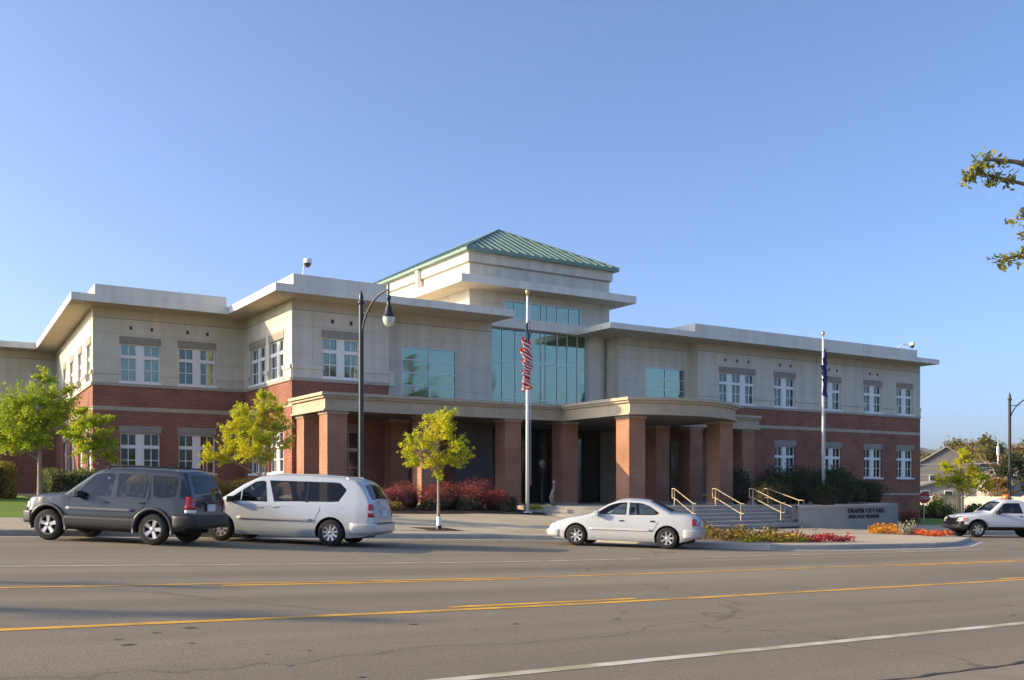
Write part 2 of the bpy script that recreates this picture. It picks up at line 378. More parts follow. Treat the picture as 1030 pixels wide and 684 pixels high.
# near edge of our own side: cracked asphalt edge then a concrete pavement
def near_edge(x): return 5.35 + .03*math.sin(x*1.3) + .012*math.sin(x*4.7+1) + .008*math.sin(x*13)
mb = MB(); xn = fr(-20, 60, .15)
mb.grid([[(q, -6, zroad(q, -6)+.02) for q in xn], [(q, 4.5, zroad(q, 4.5)+.012) for q in xn], [(q, near_edge(q)-.05, zroad(q, near_edge(q))+.012) for q in xn], [(q, near_edge(q), zroad(q, near_edge(q))-.01) for q in xn]])
tag(mb.build('near_pavement', noise_mat('dusty_concrete', (.23,.195,.145), (.29,.25,.185), 3, .95, bump=.4, bscale=30, c3=(.2,.17,.125), scale3=.8)), kind='structure')
strip('crack', lambda x: near_edge(x)-.01, lambda x: near_edge(x)+.035+.02*math.sin(x*9), .006, .006, mat('crack_dark', (.03,.026,.022), 1), x=xn)
def line(yf, w, m, x0, x1, name='road_line'):
    X = fr(round(x0), round(x1), 1)
    strip(name, (lambda x: yf(x)-w/2), (lambda x: yf(x)+w/2), .004, .004, m, x=X)
line(lambda x: 7.05, .14, M['paint_white'], -30, 90)
line(lambda x: 10.62, .14, M['paint_yellow'], -40, 90)
line(lambda x: 10.87, .14, M['paint_yellow'], 6.0, 8.9)
line(lambda x: 10.87, .14, M['paint_yellow'], 18.0, 34)
line(lambda x: 14.1, .14, M['paint_yellow'], -40, 90)
line(lambda x: 13.84, .14, M['paint_yellow'], 4.2, 9.0)
line(lambda x: 13.84, .14, M['paint_yellow'], 19, 36)
line(lambda x: 18.05, .11, M['paint_white'], -40, 90)

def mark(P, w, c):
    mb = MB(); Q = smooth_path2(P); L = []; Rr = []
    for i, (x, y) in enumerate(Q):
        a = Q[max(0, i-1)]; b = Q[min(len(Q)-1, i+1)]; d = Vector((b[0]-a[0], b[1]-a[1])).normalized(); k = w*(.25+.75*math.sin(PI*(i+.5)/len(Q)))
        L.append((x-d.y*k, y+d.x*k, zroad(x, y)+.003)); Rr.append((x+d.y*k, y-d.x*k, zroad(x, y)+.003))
    mb.grid([L, Rr]); tag(mb.build('dark_streak', c), kind='structure')
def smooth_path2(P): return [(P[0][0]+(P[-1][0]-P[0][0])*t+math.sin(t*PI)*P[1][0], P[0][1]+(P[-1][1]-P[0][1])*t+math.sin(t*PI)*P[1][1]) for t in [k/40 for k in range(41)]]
M['dark_streak'] = noise_mat('streak_tone', (.165,.143,.108), (.20,.172,.13), 5, .9)  # narrow tapering strips, slightly darker than the asphalt
for P in (((1.3,15.2),(.1,.1),(4.6,10.9)), ((9.5,16.2),(.2,.1),(14.5,15.2)), ((15.5,15.6),(.1,.1),(19.5,14.6))): mark(P, .07, M['dark_streak'])
M['oil'] = mat('oil_spot', (.10,.088,.07), .7)
ro = random.Random(12)
for k in range(22):
    x, y = ro.uniform(1.5, 14), ro.uniform(7.4, 10.3); r = ro.uniform(.012, .04); mb = MB()
    mb.poly([(x+r*1.6*math.cos(a)*(1+.3*math.sin(a*3+k)), y+r*math.sin(a)*(1+.25*math.cos(a*2+k)), zroad(x, y)+.004) for a in [2*PI*q/12 for q in range(12)]]); tag(mb.build('oil_spot', M['oil']), kind='structure')

# lawn, planting beds, plaza
def ztop(d): return lambda x, y: zside(x, y) + d
def region(name, x0, x1, y0f, y1f, d, m, st=1.0):
    X = fr(x0, x1, st); mb = MB()
    rows = []
    for t in [0, .02, .2, .4, .6, .8, 1]:
        rows.append([(x, y0f(x)+(y1f(x)-y0f(x))*t, zside(x, y0f(x)+(y1f(x)-y0f(x))*t) + (d if t > 0 else 0)) for x in X])
    mb.grid(rows); return tag(mb.build(name, m, smooth=True), kind='structure')
region('lawn', -60, 4.6, lambda x: 30.6, lambda x: 50.8, .05, M['lawn'])
region('planting_bed', 4.6, 26.0, lambda x: 34.6+.2*math.sin(x*.6) if x > 8 else 32+(x-4.6)*.7, lambda x: 45 if x > 16 else 51.0, .07, M['mulch'])
# plaza slab with steps curving round it
top = [(24.6,36.6),(25.6,34.4),(27.6,33.0),(30.2,32.3),(33.0,32.0),(35.3,31.9)]
bot = [(22.2,35.2),(23.4,32.0),(25.6,30.0),(28.4,29.4),(31.6,29.5),(34.6,30.2)]
def lerp2(a, b, t): return (a[0]+(b[0]-a[0])*t, a[1]+(b[1]-a[1])*t)
def smooth_path(P, n=8):
    out = []
    for i in range(len(P)-1):
        p0 = P[max(i-1, 0)]; p1 = P[i]; p2 = P[i+1]; p3 = P[min(i+2, len(P)-1)]
        for k in range(n):
            t = k/n; out.append(tuple(.5*((2*p1[j])+(-p0[j]+p2[j])*t+(2*p0[j]-5*p1[j]+4*p2[j]-p3[j])*t*t+(-p0[j]+3*p1[j]-3*p2[j]+p3[j])*t**3) for j in range(len(p1))))
    out.append(tuple(P[-1])); return out
mb = MB(); mb.prism(smooth_path(top) + [(46,33.5),(46,46),(24.6,46)], -2.2, -.75)
tag(mb.build('plaza', M['plaza']), kind='structure')
mb = MB()
NS = 5
for k in range(NS):
    t0, t1 = k/NS, (k+1)/NS
    zt = -.75 - .148*(k+1) + .0
    a = smooth_path([lerp2(p, q, t0) for p, q in zip(top, bot)]); b = smooth_path([lerp2(p, q, t1) for p, q in zip(top, bot)])
    for i in range(len(a)-1):
        mb.quad((*b[i], zt), (*b[i+1], zt), (*a[i+1], zt), (*a[i], zt)); mb.quad((*b[i], zt-.16), (*b[i+1], zt-.16), (*b[i+1], zt), (*b[i], zt))
    zl = zt
tag(mb.build('steps', M['plaza']), kind='structure')

# ------------------------------------------------------------------ city hall
hall = empty('city_hall', (16, 44, -.6), label='two storey brick and pale stone city hall with flat eaves and green pyramid roof', cat='building')
HI = Matrix.Translation((-16, -44, .6))
def part(mb, name, m, parent=None, **k):
    if parent is None or parent is hall:
        mb.v = [(v[0]-16, v[1]-44, v[2]+.6) for v in mb.v]; return mb.build(name, m, hall, **k)
    mb.v = [(v[0]-16, v[1]-44, v[2]+.6) for v in mb.v]; return mb.build(name, m, parent, **k)
class Frame:
    """upright wall plane: s along, n outward"""
    def __init__(s, ox, oy, dx, dy, nx, ny):
        L = math.hypot(dx, dy); s.o = (ox, oy); s.d = (dx/L, dy/L); L = math.hypot(nx, ny); s.n = (nx/L, ny/L)
    def p(s, a, n, z): return (s.o[0]+s.d[0]*a+s.n[0]*n, s.o[1]+s.d[1]*a+s.n[1]*n, z)
    def box(s, mb, a0, a1, n0, n1, z0, z1, mi=0):
        i = len(mb.v); P = [s.p(a, n, z) for z in (z0, z1) for n in (n0, n1) for a in (a0, a1)]; mb.v += P
        for f in ((0, 2, 3, 1), (4, 5, 7, 6), (0, 1, 5, 4), (2, 6, 7, 3), (0, 4, 6, 2), (1, 3, 7, 5)): mb.f.append(tuple(i+k for k in f)); mb.m.append(mi)
ZONES = [(-2.6,-.42,1),(-.42,-.28,2),(-.28,3.86,1),(3.86,4.05,2),(4.05,5.05,1),(5.05,8.34,0),(8.34,8.38,4),(8.38,9.0,3)]
WM = [M['stone'], M['brick'], M['band'], M['stone_up'], M['lintel']]
def wall(F, L, ops, zones=ZONES, depth=.22, bands=True, cap0=0, cap1=0, name='wall'):
    """F frame, L length, ops list of (a0,a1,z0,z1) openings"""
    A = sorted(set([0, L] + [o[0] for o in ops] + [o[1] for o in ops]))
    zlo, zhi = zones[0][0], zones[-1][1]
    Z = sorted(set([z[0] for z in zones] + [zhi] + [o[2] for o in ops] + [o[3] for o in ops]))
    mb = MB()
    for i in range(len(A)-1):
        for j in range(len(Z)-1):
            a, z = (A[i]+A[i+1])/2, (Z[j]+Z[j+1])/2
            if z < zlo or z > zhi or any(o[0] < a < o[1] and o[2] < z < o[3] for o in ops): continue
            mi = next(q[2] for q in zones if q[0] <= z <= q[1])
            mb.quad(F.p(A[i], 0, Z[j]), F.p(A[i+1], 0, Z[j]), F.p(A[i+1], 0, Z[j+1]), F.p(A[i], 0, Z[j+1]), mi)
    for (a0, a1, z0, z1) in ops:
        mi = 0 if z0 > 5 else 1
        for (p, q) in (((a0, z0), (a0, z1)), ((a0, z1), (a1, z1)), ((a1, z1), (a1, z0)), ((a1, z0), (a0, z0))):
            mb.quad(F.p(p[0], 0, p[1]), F.p(q[0], 0, q[1]), F.p(q[0], -depth, q[1]), F.p(p[0], -depth, p[1]), mi)
    part(mb, name, WM)
    if bands:
        tb = MB()
        F.box(tb, -cap0, L+cap1, .003, .07, 5.052, 5.2, 0)
        segs = []; cur = -cap0
        for o in sorted(o for o in ops if o[2] > 5): segs.append((cur, o[0]-.004)); cur = o[1]+.004
        segs.append((cur, L+cap1))
        for (a, b) in segs:
            if b-a > .02: F.box(tb, a, b, .003, .10, 5.62, 5.80, 1); F.box(tb, a, b, .003, .045, 5.203, 5.617, 1)
        part(tb, 'stone_band', [M['trim'], M['stone']])
    return
def window(F, a0, a1, z0, z1, units=2, fm='white', gm='glass', lintel=True, depth=.2, top=.34, thick=.30, cols=2):
    """white timber window: units side by side, small panes over tall panes"""
    fr_, gl, li = MB(), MB(), MB()
    W_ = a1-a0; n0, n1 = -depth, -depth+.09
    e = .055
    gap = thick if units > 1 else 0
    uw = (W_ - gap*(units-1))/units
    H = z1-z0; zt = z0+H*(1-top)           # transom
    F.box(fr_, a0, a1, n0, n1, z0, z0+e); F.box(fr_, a0, a1, n0, n1, z1-e, z1)
    F.box(fr_, a0, a1, n0, n1+.02, zt-.085, zt+.085)
    for u in range(units):
        b0 = a0+u*(uw+gap); b1 = b0+uw
        for (zz0, zz1, rows) in ((z0+e, zt-.085, 2), (zt+.085, z1-e, 1)):
            F.box(fr_, b0, b0+e, n0, n1, zz0, zz1); F.box(fr_, b1-e, b1, n0, n1, zz0, zz1)
            for c in range(1, cols):
                m = b0+uw*c/cols; F.box(fr_, m-.02, m+.02, n0, n1-.03, zz0, zz1)
            for r in range(1, rows):
                m = zz0+(zz1-zz0)*r/rows; F.box(fr_, b0+e, b1-e, n0, n1-.032, m-.02, m+.02)
        if u < units-1: F.box(fr_, b1, b1+gap, n0, n1+.035, z0+e, z1-e)
    o = part(fr_, 'window', M[fm])
    gl.quad(F.p(a0, n0+.015, z0), F.p(a1, n0+.015, z0), F.p(a1, n0+.015, z1), F.p(a0, n0+.015, z1)); part(gl, 'pane', M[gm], o)
    F.box(li, a0-.08, a1+.08, -.02, .09, z0-.11, z0-.002); part(li, 'sill', M[fm], o)
    if lintel:
        l2 = MB(); F.box(l2, a0-.06, a1+.06, .004, .03, z1+.004, z1+.36); part(l2, 'lintel', M['lintel'], o)
def grid_window(F, a0, a1, z0, z1, cols, zs, n=-.12, m='glass_teal', fm='alu', e=.05, name='window', xs=None):
    fr_, gl = MB(), MB()
    F.box(fr_, a0, a1, n, n+.1, z0, z0+e); F.box(fr_, a0, a1, n, n+.1, z1-e, z1)
    F.box(fr_, a0, a0+e, n, n+.1, z0+e, z1-e); F.box(fr_, a1-e, a1, n, n+.1, z0+e, z1-e)
    xv = xs or [a0+(a1-a0)*k/cols for k in range(1, cols)]
    for x in xv: F.box(fr_, x-e/2, x+e/2, n, n+.08, z0+e, z1-e)
    for z in zs: F.box(fr_, a0+e, a1-e, n+.002, n+.07, z-e/2, z+e/2)
    o = part(fr_, name, M[fm])
    # one pane of glass per opening, each set very slightly out of true
    X = [a0]+list(xv)+[a1]; Z = [z0]+list(zs)+[z1]; rnd = random.Random(int(a0*100))
    for i in range(len(X)-1):
        for j in range(len(Z)-1):
            d = [n+.03+rnd.uniform(-.004, .004) for _ in range(4)]
            gl.quad(F.p(X[i], d[0], Z[j]), F.p(X[i+1], d[1], Z[j]), F.p(X[i+1], d[2], Z[j+1]), F.p(X[i], d[3], Z[j+1]))
    part(gl, 'pane', M[m], o)
U = (5.30, 7.15); Lw = (.80, 2.76)
def vents(F, pts):
    for a in pts:
        mb = MB(); F.box(mb, a-.06, a+.06, .002, .03, 7.85, 8.03); part(mb, 'wall_vent', M['door_frame'])
# left wing: front plane Y=51.1, X -> 8.56..16 ; side goes back, slightly skewed
FL = Frame(8.56, 51.1, 1, 0, 0, -1)
lw = [(9.83,11.70),(12.62,14.45)]
wall(FL, 7.43, [(a-8.56, b-8.56, *U) for a, b in lw]+[(a-8.56, b-8.56, *Lw) for a, b in lw], cap0=.0)
for i, (a, b) in enumerate(lw):
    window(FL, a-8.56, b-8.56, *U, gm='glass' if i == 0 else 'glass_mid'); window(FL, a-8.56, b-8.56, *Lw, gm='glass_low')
vents(FL, [1.75, 2.75, 4.5, 5.5])
SK = .9
FLS = Frame(8.56+SK, 70, -SK, -18.9, -1, .048)   # along side, from back to front
LS = math.hypot(SK, 18.9)
sw = [LS-(y-51.1) for y in (53.5, 57.2, 61.2, 65)]
ops = []
for s in sw: ops += [(s, s+1.75, *U), (s, s+1.75, *Lw)]
wall(FLS, LS, ops, cap1=0)
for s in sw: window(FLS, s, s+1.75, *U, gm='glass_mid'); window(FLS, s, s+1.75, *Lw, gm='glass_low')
# mid block
FMS = Frame(15.98, 51.1, 0, -1, -1, 0)
ms = [(.95, 2.6), (3.85, 5.95)]
ms = [(51.1-50.15, 51.1-47.75), (51.1-47.2, 51.1-45.1)]
wall(FMS, 7.1, [(a, b, *U) for a, b in ms]+[(a, b, *Lw) for a, b in ms], cap0=-.1)
for a, b in ms: window(FMS, a, b, *U, gm='glass_mid'); window(FMS, a, b, *Lw, gm='glass_low')
FM = Frame(15.98, 44, 1, 0, 0, -1)
wall(FM, 4.94, [(1.52, 3.38, *U), (2.35, 3.40, .2, 2.76)])
window(FM, 1.52, 3.38, *U); window(FM, 2.35, 3.40, .2, 2.76, units=1, fm='cream_frame', gm='glass_dark')
vents(FM, [2.0, 2.95])
mb = MB(); mb.quad((20.92,44,-1.5),(20.92,44.8,-1.5),(20.92,44.8,9.0),(20.92,44,9.0)); part(mb, 'wall', M['stone'])
mb = MB(); mb.box(20.923, 21.2, 43.93, 44.5, 5.052, 5.8); part(mb, 'stone_band', M['stone'])
ZR = [(-2.6,4.3,1),(4.3,8.34,0),(8.34,8.38,4),(8.38,9.0,3)]
# left recess
FR = Frame(20.92, 44.8, 1, 0, 0, -1)
wall(FR, 7.2-.8, [(1.1, 4.24, 4.6, 7.2)], zones=ZR, bands=False, depth=.12)
grid_window(FR, 1.1, 4.24, 4.6, 7.2, 2, [5.25, 5.9, 6.55], m='glass_teal')
mb = MB(); mb.quad((27.32,44.8,-1),(27.32,46.1,-1),(27.32,46.1,9.0),(27.32,44.8,9.0)); part(mb, 'wall', M['stone'])
# curtain wall
FC = Frame(27.32, 46.1, 1, 0, 0, -1)
cx = [28.81-27.32, 29.68-27.32, 30.48-27.32, 31.39-27.32, 31.72-27.32, 32.52-27.32, 33.22-27.32, 33.93-27.32]
grid_window(FC, 0, 7.25, 4.0, 8.9, 1, [5.0, 7.05], n=-.1, m='glass_teal', name='curtain_wall', xs=cx)
mb = MB(); FC.box(mb, .2, 7.0, .0, .35, 8.88, 9.42); part(mb, 'spandrel', M['fascia'])
mb = MB(); mb.lathe([(.66, 3.9), (.66, 8.95)], (35.25, 46.35, 0), 24); part(mb, 'column', M['stone'], smooth=True)
mb = MB(); FC.box(mb, 8.6, 9.3, -.6, -.05, 3.95, 9.0); part(mb, 'wall', M['stone'])
# right recess
mb = MB(); mb.quad((35.9,48,-1),(35.9,44.7,-1),(35.9,44.7,9.0),(35.9,48,9.0)); part(mb, 'wall', M['stone'])
FR2 = Frame(35.9, 44.7, 1, 0, 0, -1)
wall(FR2, 5.41, [(2.0, 5.05, 4.6, 7.22), (1.2, 4.9, -.7, 2.9)], zones=ZR, bands=False, depth=.12)
grid_window(FR2, 2.0, 5.05, 4.6, 7.22, 2, [5.25, 5.9, 6.55], m='glass_teal')
grid_window(FR2, 1.2, 4.9, -.7, 2.9, 4, [1.7], n=-.14, m='glass_dark', fm='door_frame', name='storefront')
mb = MB(); mb.quad((41.31,44.7,-1),(41.31,44,-1),(41.31,44,9.0),(41.31,44.7,9.0)); part(mb, 'wall', M['stone'])
# ground floor behind the colonnade: dark entrance glazing
grid_window(FC, 0, 8.55, -.75, 3.9, 1, [1.6, 2.6], n=-.5, m='glass_dark', fm='door_frame', name='entrance_door', xs=[.9, 1.9, 3.0, 4.1, 5.2, 6.3, 7.4])
M['post'] = mat('grey_post', (.22,.23,.24), .5, .3)
for x in (1.72, 4.92):
    mb = MB(); FC.box(mb, x, x+.35, -.35, -.1, -.75, 3.38); part(mb, 'door_post', M['post'])
mb = MB(); FC.box(mb, -2.3, 0.0, 1.305, 1.36, -1.0, 3.38); part(mb, 'stone_facing', M['dark_stone'])
# right wing
FRW = Frame(41.31, 44, 1, 0, 0, -1)
up = [(43.1, 46.15, 3), (47.9, 49.86, 2), (52.4, 54.3, 2), (56.7, 58.6, 2), (60.25, 62.05, 2)]
lo = [(43.9, 45.7, 2), (47.95, 49.86, 2), (52.5, 54.35, 2), (56.7, 58.6, 2), (60.25, 62.05, 2)]
wall(FRW, 21.6, [(a-41.31, b-41.31, *U) for a, b, _ in up]+[(a-41.31, b-41.31, *Lw) for a, b, _ in lo])
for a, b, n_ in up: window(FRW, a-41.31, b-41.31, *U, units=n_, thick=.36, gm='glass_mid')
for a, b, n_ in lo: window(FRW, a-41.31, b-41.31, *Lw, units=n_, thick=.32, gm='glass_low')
vents(FRW, [2.3, 3.3, 4.3, 7.1, 8.1, 11.8, 12.6, 16.0, 16.8])
mb = MB(); mb.quad((62.91,44,-2.7),(62.91,62,-2.7),(62.91,62,9.0),(62.91,44,9.0)); part(mb, 'wall', M['brick'])
# far left wing, further back
FFL = Frame(-26, 70, 1, 0, 0, -1)
wall(FFL, 35.47, [], cap1=-.1)
mb = MB(); mb.quad((62.91,62,-2.7),(9.4,62,-2.7),(9.4,62,9.0),(62.91,62,9.0)); mb.quad((9.4,78,-1),(-26,78,-1),(-26,78,9),(9.4,78,9)); mb.quad((-26,78,-1),(-26,70,-1),(-26,70,9),(-26,78,9)); part(mb, 'rear_wall', M['brick'])

# eaves: soffit board, fascia, parapet upstand
def slab(pts, z0, z1, name='roof'):
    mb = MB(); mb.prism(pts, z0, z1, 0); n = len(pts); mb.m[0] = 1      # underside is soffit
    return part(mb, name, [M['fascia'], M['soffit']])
Y1, Y2 = 42.5, 49.6
slab([(7.37,Y2),(14.675,Y2),(14.675,62),(9.5,62),(9.5,71.5),(8.27,71.5)], 8.82, 9.18)
slab([(8.4,Y2-.004),(14.60,Y2-.004),(14.60,62),(10.2,62),(9.2,69)], 9.184, 9.66, 'parapet')
slab([(14.68,Y1),(27.3,Y1),(27.3,47.5),(26.5,62),(14.68,62)], 8.82, 9.18)
slab([(15.5,Y1+.0),(20.1,Y1+.0),(20.1,50),(20.1,62),(15.5,62)], 9.184, 9.66, 'parapet')
slab([(33.5,Y1),(62.96,Y1),(62.96,63),(33.5,63)], 8.82, 9.14)
slab([(39.72,Y1),(60.42,Y1),(60.42,62),(39.72,62)], 9.144, 9.62, 'parapet')
slab([(-26,68.4),(8.2,68.4),(9.3,78),(-26,78)], 8.82, 9.2)

# tower
TX0, TX1, TY, TB = 26.63, 36.17, 46.0, 62.5
mb = MB()
FT = Frame(TX0, TY, 1, 0, 0, -1)
for (a, b, z0, z1) in ((0, 2.27, 8.9, 12.2), (7.44, TX1-TX0, 8.9, 12.2), (2.27, 7.44, 10.42, 12.2), (2.27, 7.44, 8.9, 9.43)):
    mb.quad(FT.p(a, 0, z0), FT.p(b, 0, z0), FT.p(b, 0, z1), FT.p(a, 0, z1))
mb.quad((TX0,TB,9),(TX0,TY,9),(TX0,TY,12.2),(TX0,TB,12.2)); mb.quad((TX1,TY,9),(TX1,TB,9),(TX1,TB,12.2),(TX1,TY,12.2)); mb.quad((TX1,TB,9),(TX0,TB,9),(TX0,TB,12.2),(TX1,TB,12.2))
part(mb, 'tower_wall', M['stone'])
grid_window(FT, 2.27, 7.44, 9.43, 10.42, 1, [], n=-.1, name='clerestory_window', xs=[2.92, 3.9, 4.72, 5.13, 5.82, 6.66])
mb = MB(); mb.box(TX0-.06, TX1+.06, TY-.06, TB+.06, 12.2, 12.26); part(mb, 'groove', M['lintel'])
mb = MB(); mb.box(TX0-.14, TX1+.14, TY-.14, TB+.14, 12.263, 12.80); part(mb, 'tower_cornice', M['stone'])
mb = MB()
def ring(mb, x0, x1, y0, y1, X0, X1, Y0, Y1_, z0, z1):
    """flat frame between outer (x0..y1) and inner (X0..Y1_)"""
    for P in (((x0,y0),(x1,y0),(X1,Y0),(X0,Y0)), ((x1,y0),(x1,y1),(X1,Y1_),(X1,Y0)), ((x1,y1),(x0,y1),(X0,Y1_),(X1,Y1_)), ((x0,y1),(x0,y0),(X0,Y0),(X0,Y1_))):
        k = len(mb.m); mb.prism(P, z0, z1, 0); mb.m[k] = 1
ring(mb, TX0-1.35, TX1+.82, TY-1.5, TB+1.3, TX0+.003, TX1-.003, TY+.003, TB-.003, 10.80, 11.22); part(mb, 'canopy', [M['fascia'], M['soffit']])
# hip roof in standing seam metal
ex0, ex1, ey0, ey1, ez = TX0-.42, TX1+.42, TY-.42, TB+.4, 12.80
hw = (ex1-ex0)/2; cxm = (ex0+ex1)/2; rz_ = ez+.14+hw*.52
mb = MB(); mb.box(ex0, ex1, ey0, ey1, ez, ez+.14)
r0 = (cxm, ey0+hw, rz_); r1 = (cxm, ey1-hw, rz_); q = ez+.143
A_, B_, C_, D_ = (ex0,ey0,q), (ex1,ey0,q), (ex1,ey1,q), (ex0,ey1,q)
mb.poly([A_, B_, r0]); mb.poly([B_, C_, r1, r0]); mb.poly([C_, D_, r1]); mb.poly([D_, A_, r0, r1])
n_s = 19
for k in range(1, n_s):
    x = ex0+(ex1-ex0)*k/n_s; t = min((x-ex0), (ex1-x))/hw
    mb.tube([(x, ey0, q+.02), (x, ey0+hw*t, q+(rz_-q)*t+.02)], .06, 4)
for k in range(1, 32):
    y = ey0+(ey1-ey0)*k/32; t = min(1, (y-ey0)/hw, (ey1-y)/hw)
    for sx, s in ((ex0, 1), (ex1, -1)): mb.tube([(sx, y, q+.02), (sx+s*hw*t, y, q+(rz_-q)*t+.02)], .06, 4)
for a, b in ((A_, r0), (B_, r0), (r0, r1)): mb.tube([(a[0],a[1],a[2]+.03), (b[0],b[1],b[2]+.03)], .07, 6)
part(mb, 'green_roof', M['green'])
mb = MB(); mb.box(TX0-.35, TX0-.15, 51.4, 51.7, 11.25, 12.75); part(mb, 'downpipe', M['fascia'])

# colonnade and curved portico
PZ = -.78
def pillar(x, y, s=.92, base=PZ, mt='brick_light'):
    mb = MB(); mb.box(x, x+s, y, y+s, base-.6, 3.26, 0); mb.box(x-.05, x+s+.05, y-.05, y+s+.05, 3.262, 3.374, 1); mb.box(x-.03, x+s+.03, y-.03, y+s+.03, base-.62, base+.1, 1)
    part(mb, 'pillar', [M[mt], M['band']])
for x, y in ((16.15,40.1),(16.15,42.9),(20.7,40.1),(20.7,43.3),(25.2,40.1),(28.6,40.1),(34.7,40.1),(37.1,40.1),(41.1,40.1)): pillar(x, y)
pillar(28.75, 35.1, .95); pillar(35.0, 35.7, .92)

# entablature follows this outline (counter-clockwise), roof over it
arc = []
cxp, R_ = 32.62, None
for k in range(25):
    t = k/24; x = 28.55+8.2*t; y = 35.35 - 1.75*math.sin(PI*t)**.85 if 0 < t < 1 else 35.35
    arc.append((x, y))
arc = [(28.5, 34.75)] + [(28.5+7.45*t, 34.75+.8*t-1.2*(1-(2*t-1)**2)) for t in [k/24 for k in range(1, 25)]]
out = [(16.0, 39.98), (28.5, 39.98)] + arc + [(35.95, 39.98), (42.3, 39.98), (42.3, 43.99), (41.3, 43.99), (41.3, 44.69), (35.92, 44.69), (35.92, 46.0), (27.33, 46.0), (27.33, 44.79), (20.95, 44.79), (20.95, 43.99), (16.0, 43.99)]
def offset(P, d):
    """grow a ccw outline by d"""
    n = len(P); R = []
    for i in range(n):
        a, b, c = Vector(P[i-1]), Vector(P[i]), Vector(P[(i+1) % n])
        e1 = (b-a).normalized(); e2 = (c-b).normalized(); n1 = Vector((e1.y, -e1.x)); n2 = Vector((e2.y, -e2.x))
        m_ = (n1+n2); k = 1/max(.4, 1+n1.dot(n2)); w = b + m_*k*d; R.append((w.x, w.y))
    return R
def clampy(P):
    return [(x, y) for x, y in P]
def band_ring(P, d, z0, z1, mb, mi=0):
    """moulding: outline grown by d, with its own closed top and bottom"""
    mb.prism(offset(P, d), z0, z1, mi)
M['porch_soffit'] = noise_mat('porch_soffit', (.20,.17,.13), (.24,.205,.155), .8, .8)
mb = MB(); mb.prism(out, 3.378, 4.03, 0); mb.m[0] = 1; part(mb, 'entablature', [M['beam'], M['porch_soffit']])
front = out[:]  
def moulding(P, d, z0, z1, name='cornice'):
    """strip along the open path P standing proud by d"""
    mb = MB(); n = len(P); o = []
    for i in range(n):
        a, b, c = Vector(P[max(i-1, 0)]), Vector(P[i]), Vector(P[min(i+1, n-1)])
        e1 = (b-a).normalized() if i > 0 else (c-b).normalized(); e2 = (c-b).normalized() if i < n-1 else e1
        n1 = Vector((e1.y, -e1.x)); n2 = Vector((e2.y, -e2.x)); k = 1/max(.4, 1+n1.dot(n2)); o.append(b+(n1+n2)*k*d)
    q = [Vector(p) for p in P]
    for i in range(n-1):
        mb.quad((*o[i], z0), (*o[i+1], z0), (*o[i+1], z1), (*o[i], z1)); mb.quad((*o[i], z1), (*o[i+1], z1), (*q[i+1], z1), (*q[i], z1)); mb.quad((*q[i], z0), (*q[i+1], z0), (*o[i+1], z0), (*o[i], z0))
    return mb
path = [(16.0, 43.98)] + out[:len(arc)+4]
part(moulding(path, .22, 4.034, 4.17), 'cornice', M['band'])
part(moulding(path, .12, 3.93, 4.03), 'cornice', M['beam'])
part(moulding(path, .10, 3.38, 3.46), 'cornice', M['band'])
mb = MB(); mb.prism(offset(out, -.06), 4.035, 4.165); part(mb, 'porch_roof', M['band'])

# ------------------------------------------------------------------ retaining wall with lettering
wp = smooth_path([(34.5,30.3),(35.5,29.8),(36.8,29.45),(38.4,29.3),(39.9,29.35)], 6)
sign = empty('retaining_wall', (33.2, 31.0, -1.6), label='low grey curved concrete wall with dark lettering beside the steps', cat='wall')
def rel(mb, o): 
    L = o.location; mb.v = [(v[0]-L[0], v[1]-L[1], v[2]-L[2]) for v in mb.v]; return mb
mb = MB()
wz = lambda t: -.76 + .06*t
full = wp + [(41.6, 31.5), (43.4, 34.2)]
n = len(full)
inner = [(p[0]+.12*0, p[1]+.35) for p in wp] + [(41.3, 31.9), (43.1, 34.4)]
for i in range(n-1):
    z0 = wz(i/(len(wp)-1)) if i < len(wp) else -.7; z1 = wz(min(1, (i+1)/(len(wp)-1)))
    a, b, c, d = full[i], full[i+1], inner[i+1], inner[i]
    mb.quad((*a, -2.6), (*b, -2.6), (*b, z1), (*a, z0)); mb.quad((*a, z0), (*b, z1), (*c, z1), (*d, z0)); mb.quad((*c, -2.6), (*d, -2.6), (*d, z0), (*c, z1))
rel(mb, sign).build('wall', M['sign_wall'], sign, smooth=True, angle=40)
mb = MB(); cop = []
for i in range(len(wp)-1):
    z0, z1 = wz(i/(len(wp)-1)), wz((i+1)/(len(wp)-1)); a, b = wp[i], wp[i+1]
    o = lambda p: (p[0], p[1]-.03)
    mb.quad((*o(a), z0-.10), (*o(b), z1-.10), (*o(b), z1+.01), (*o(a), z0+.01)); mb.quad((*o(a), z0+.01), (*o(b), z1+.01), (b[0], b[1]+.38, z1+.01), (a[0], a[1]+.38, z0+.01))
    mb.quad((*a, z0-.10), (*b, z1-.10), (*o(b), z1-.10), (*o(a), z0-.10))
rel(mb, sign).build('coping', M['plaza'], sign)
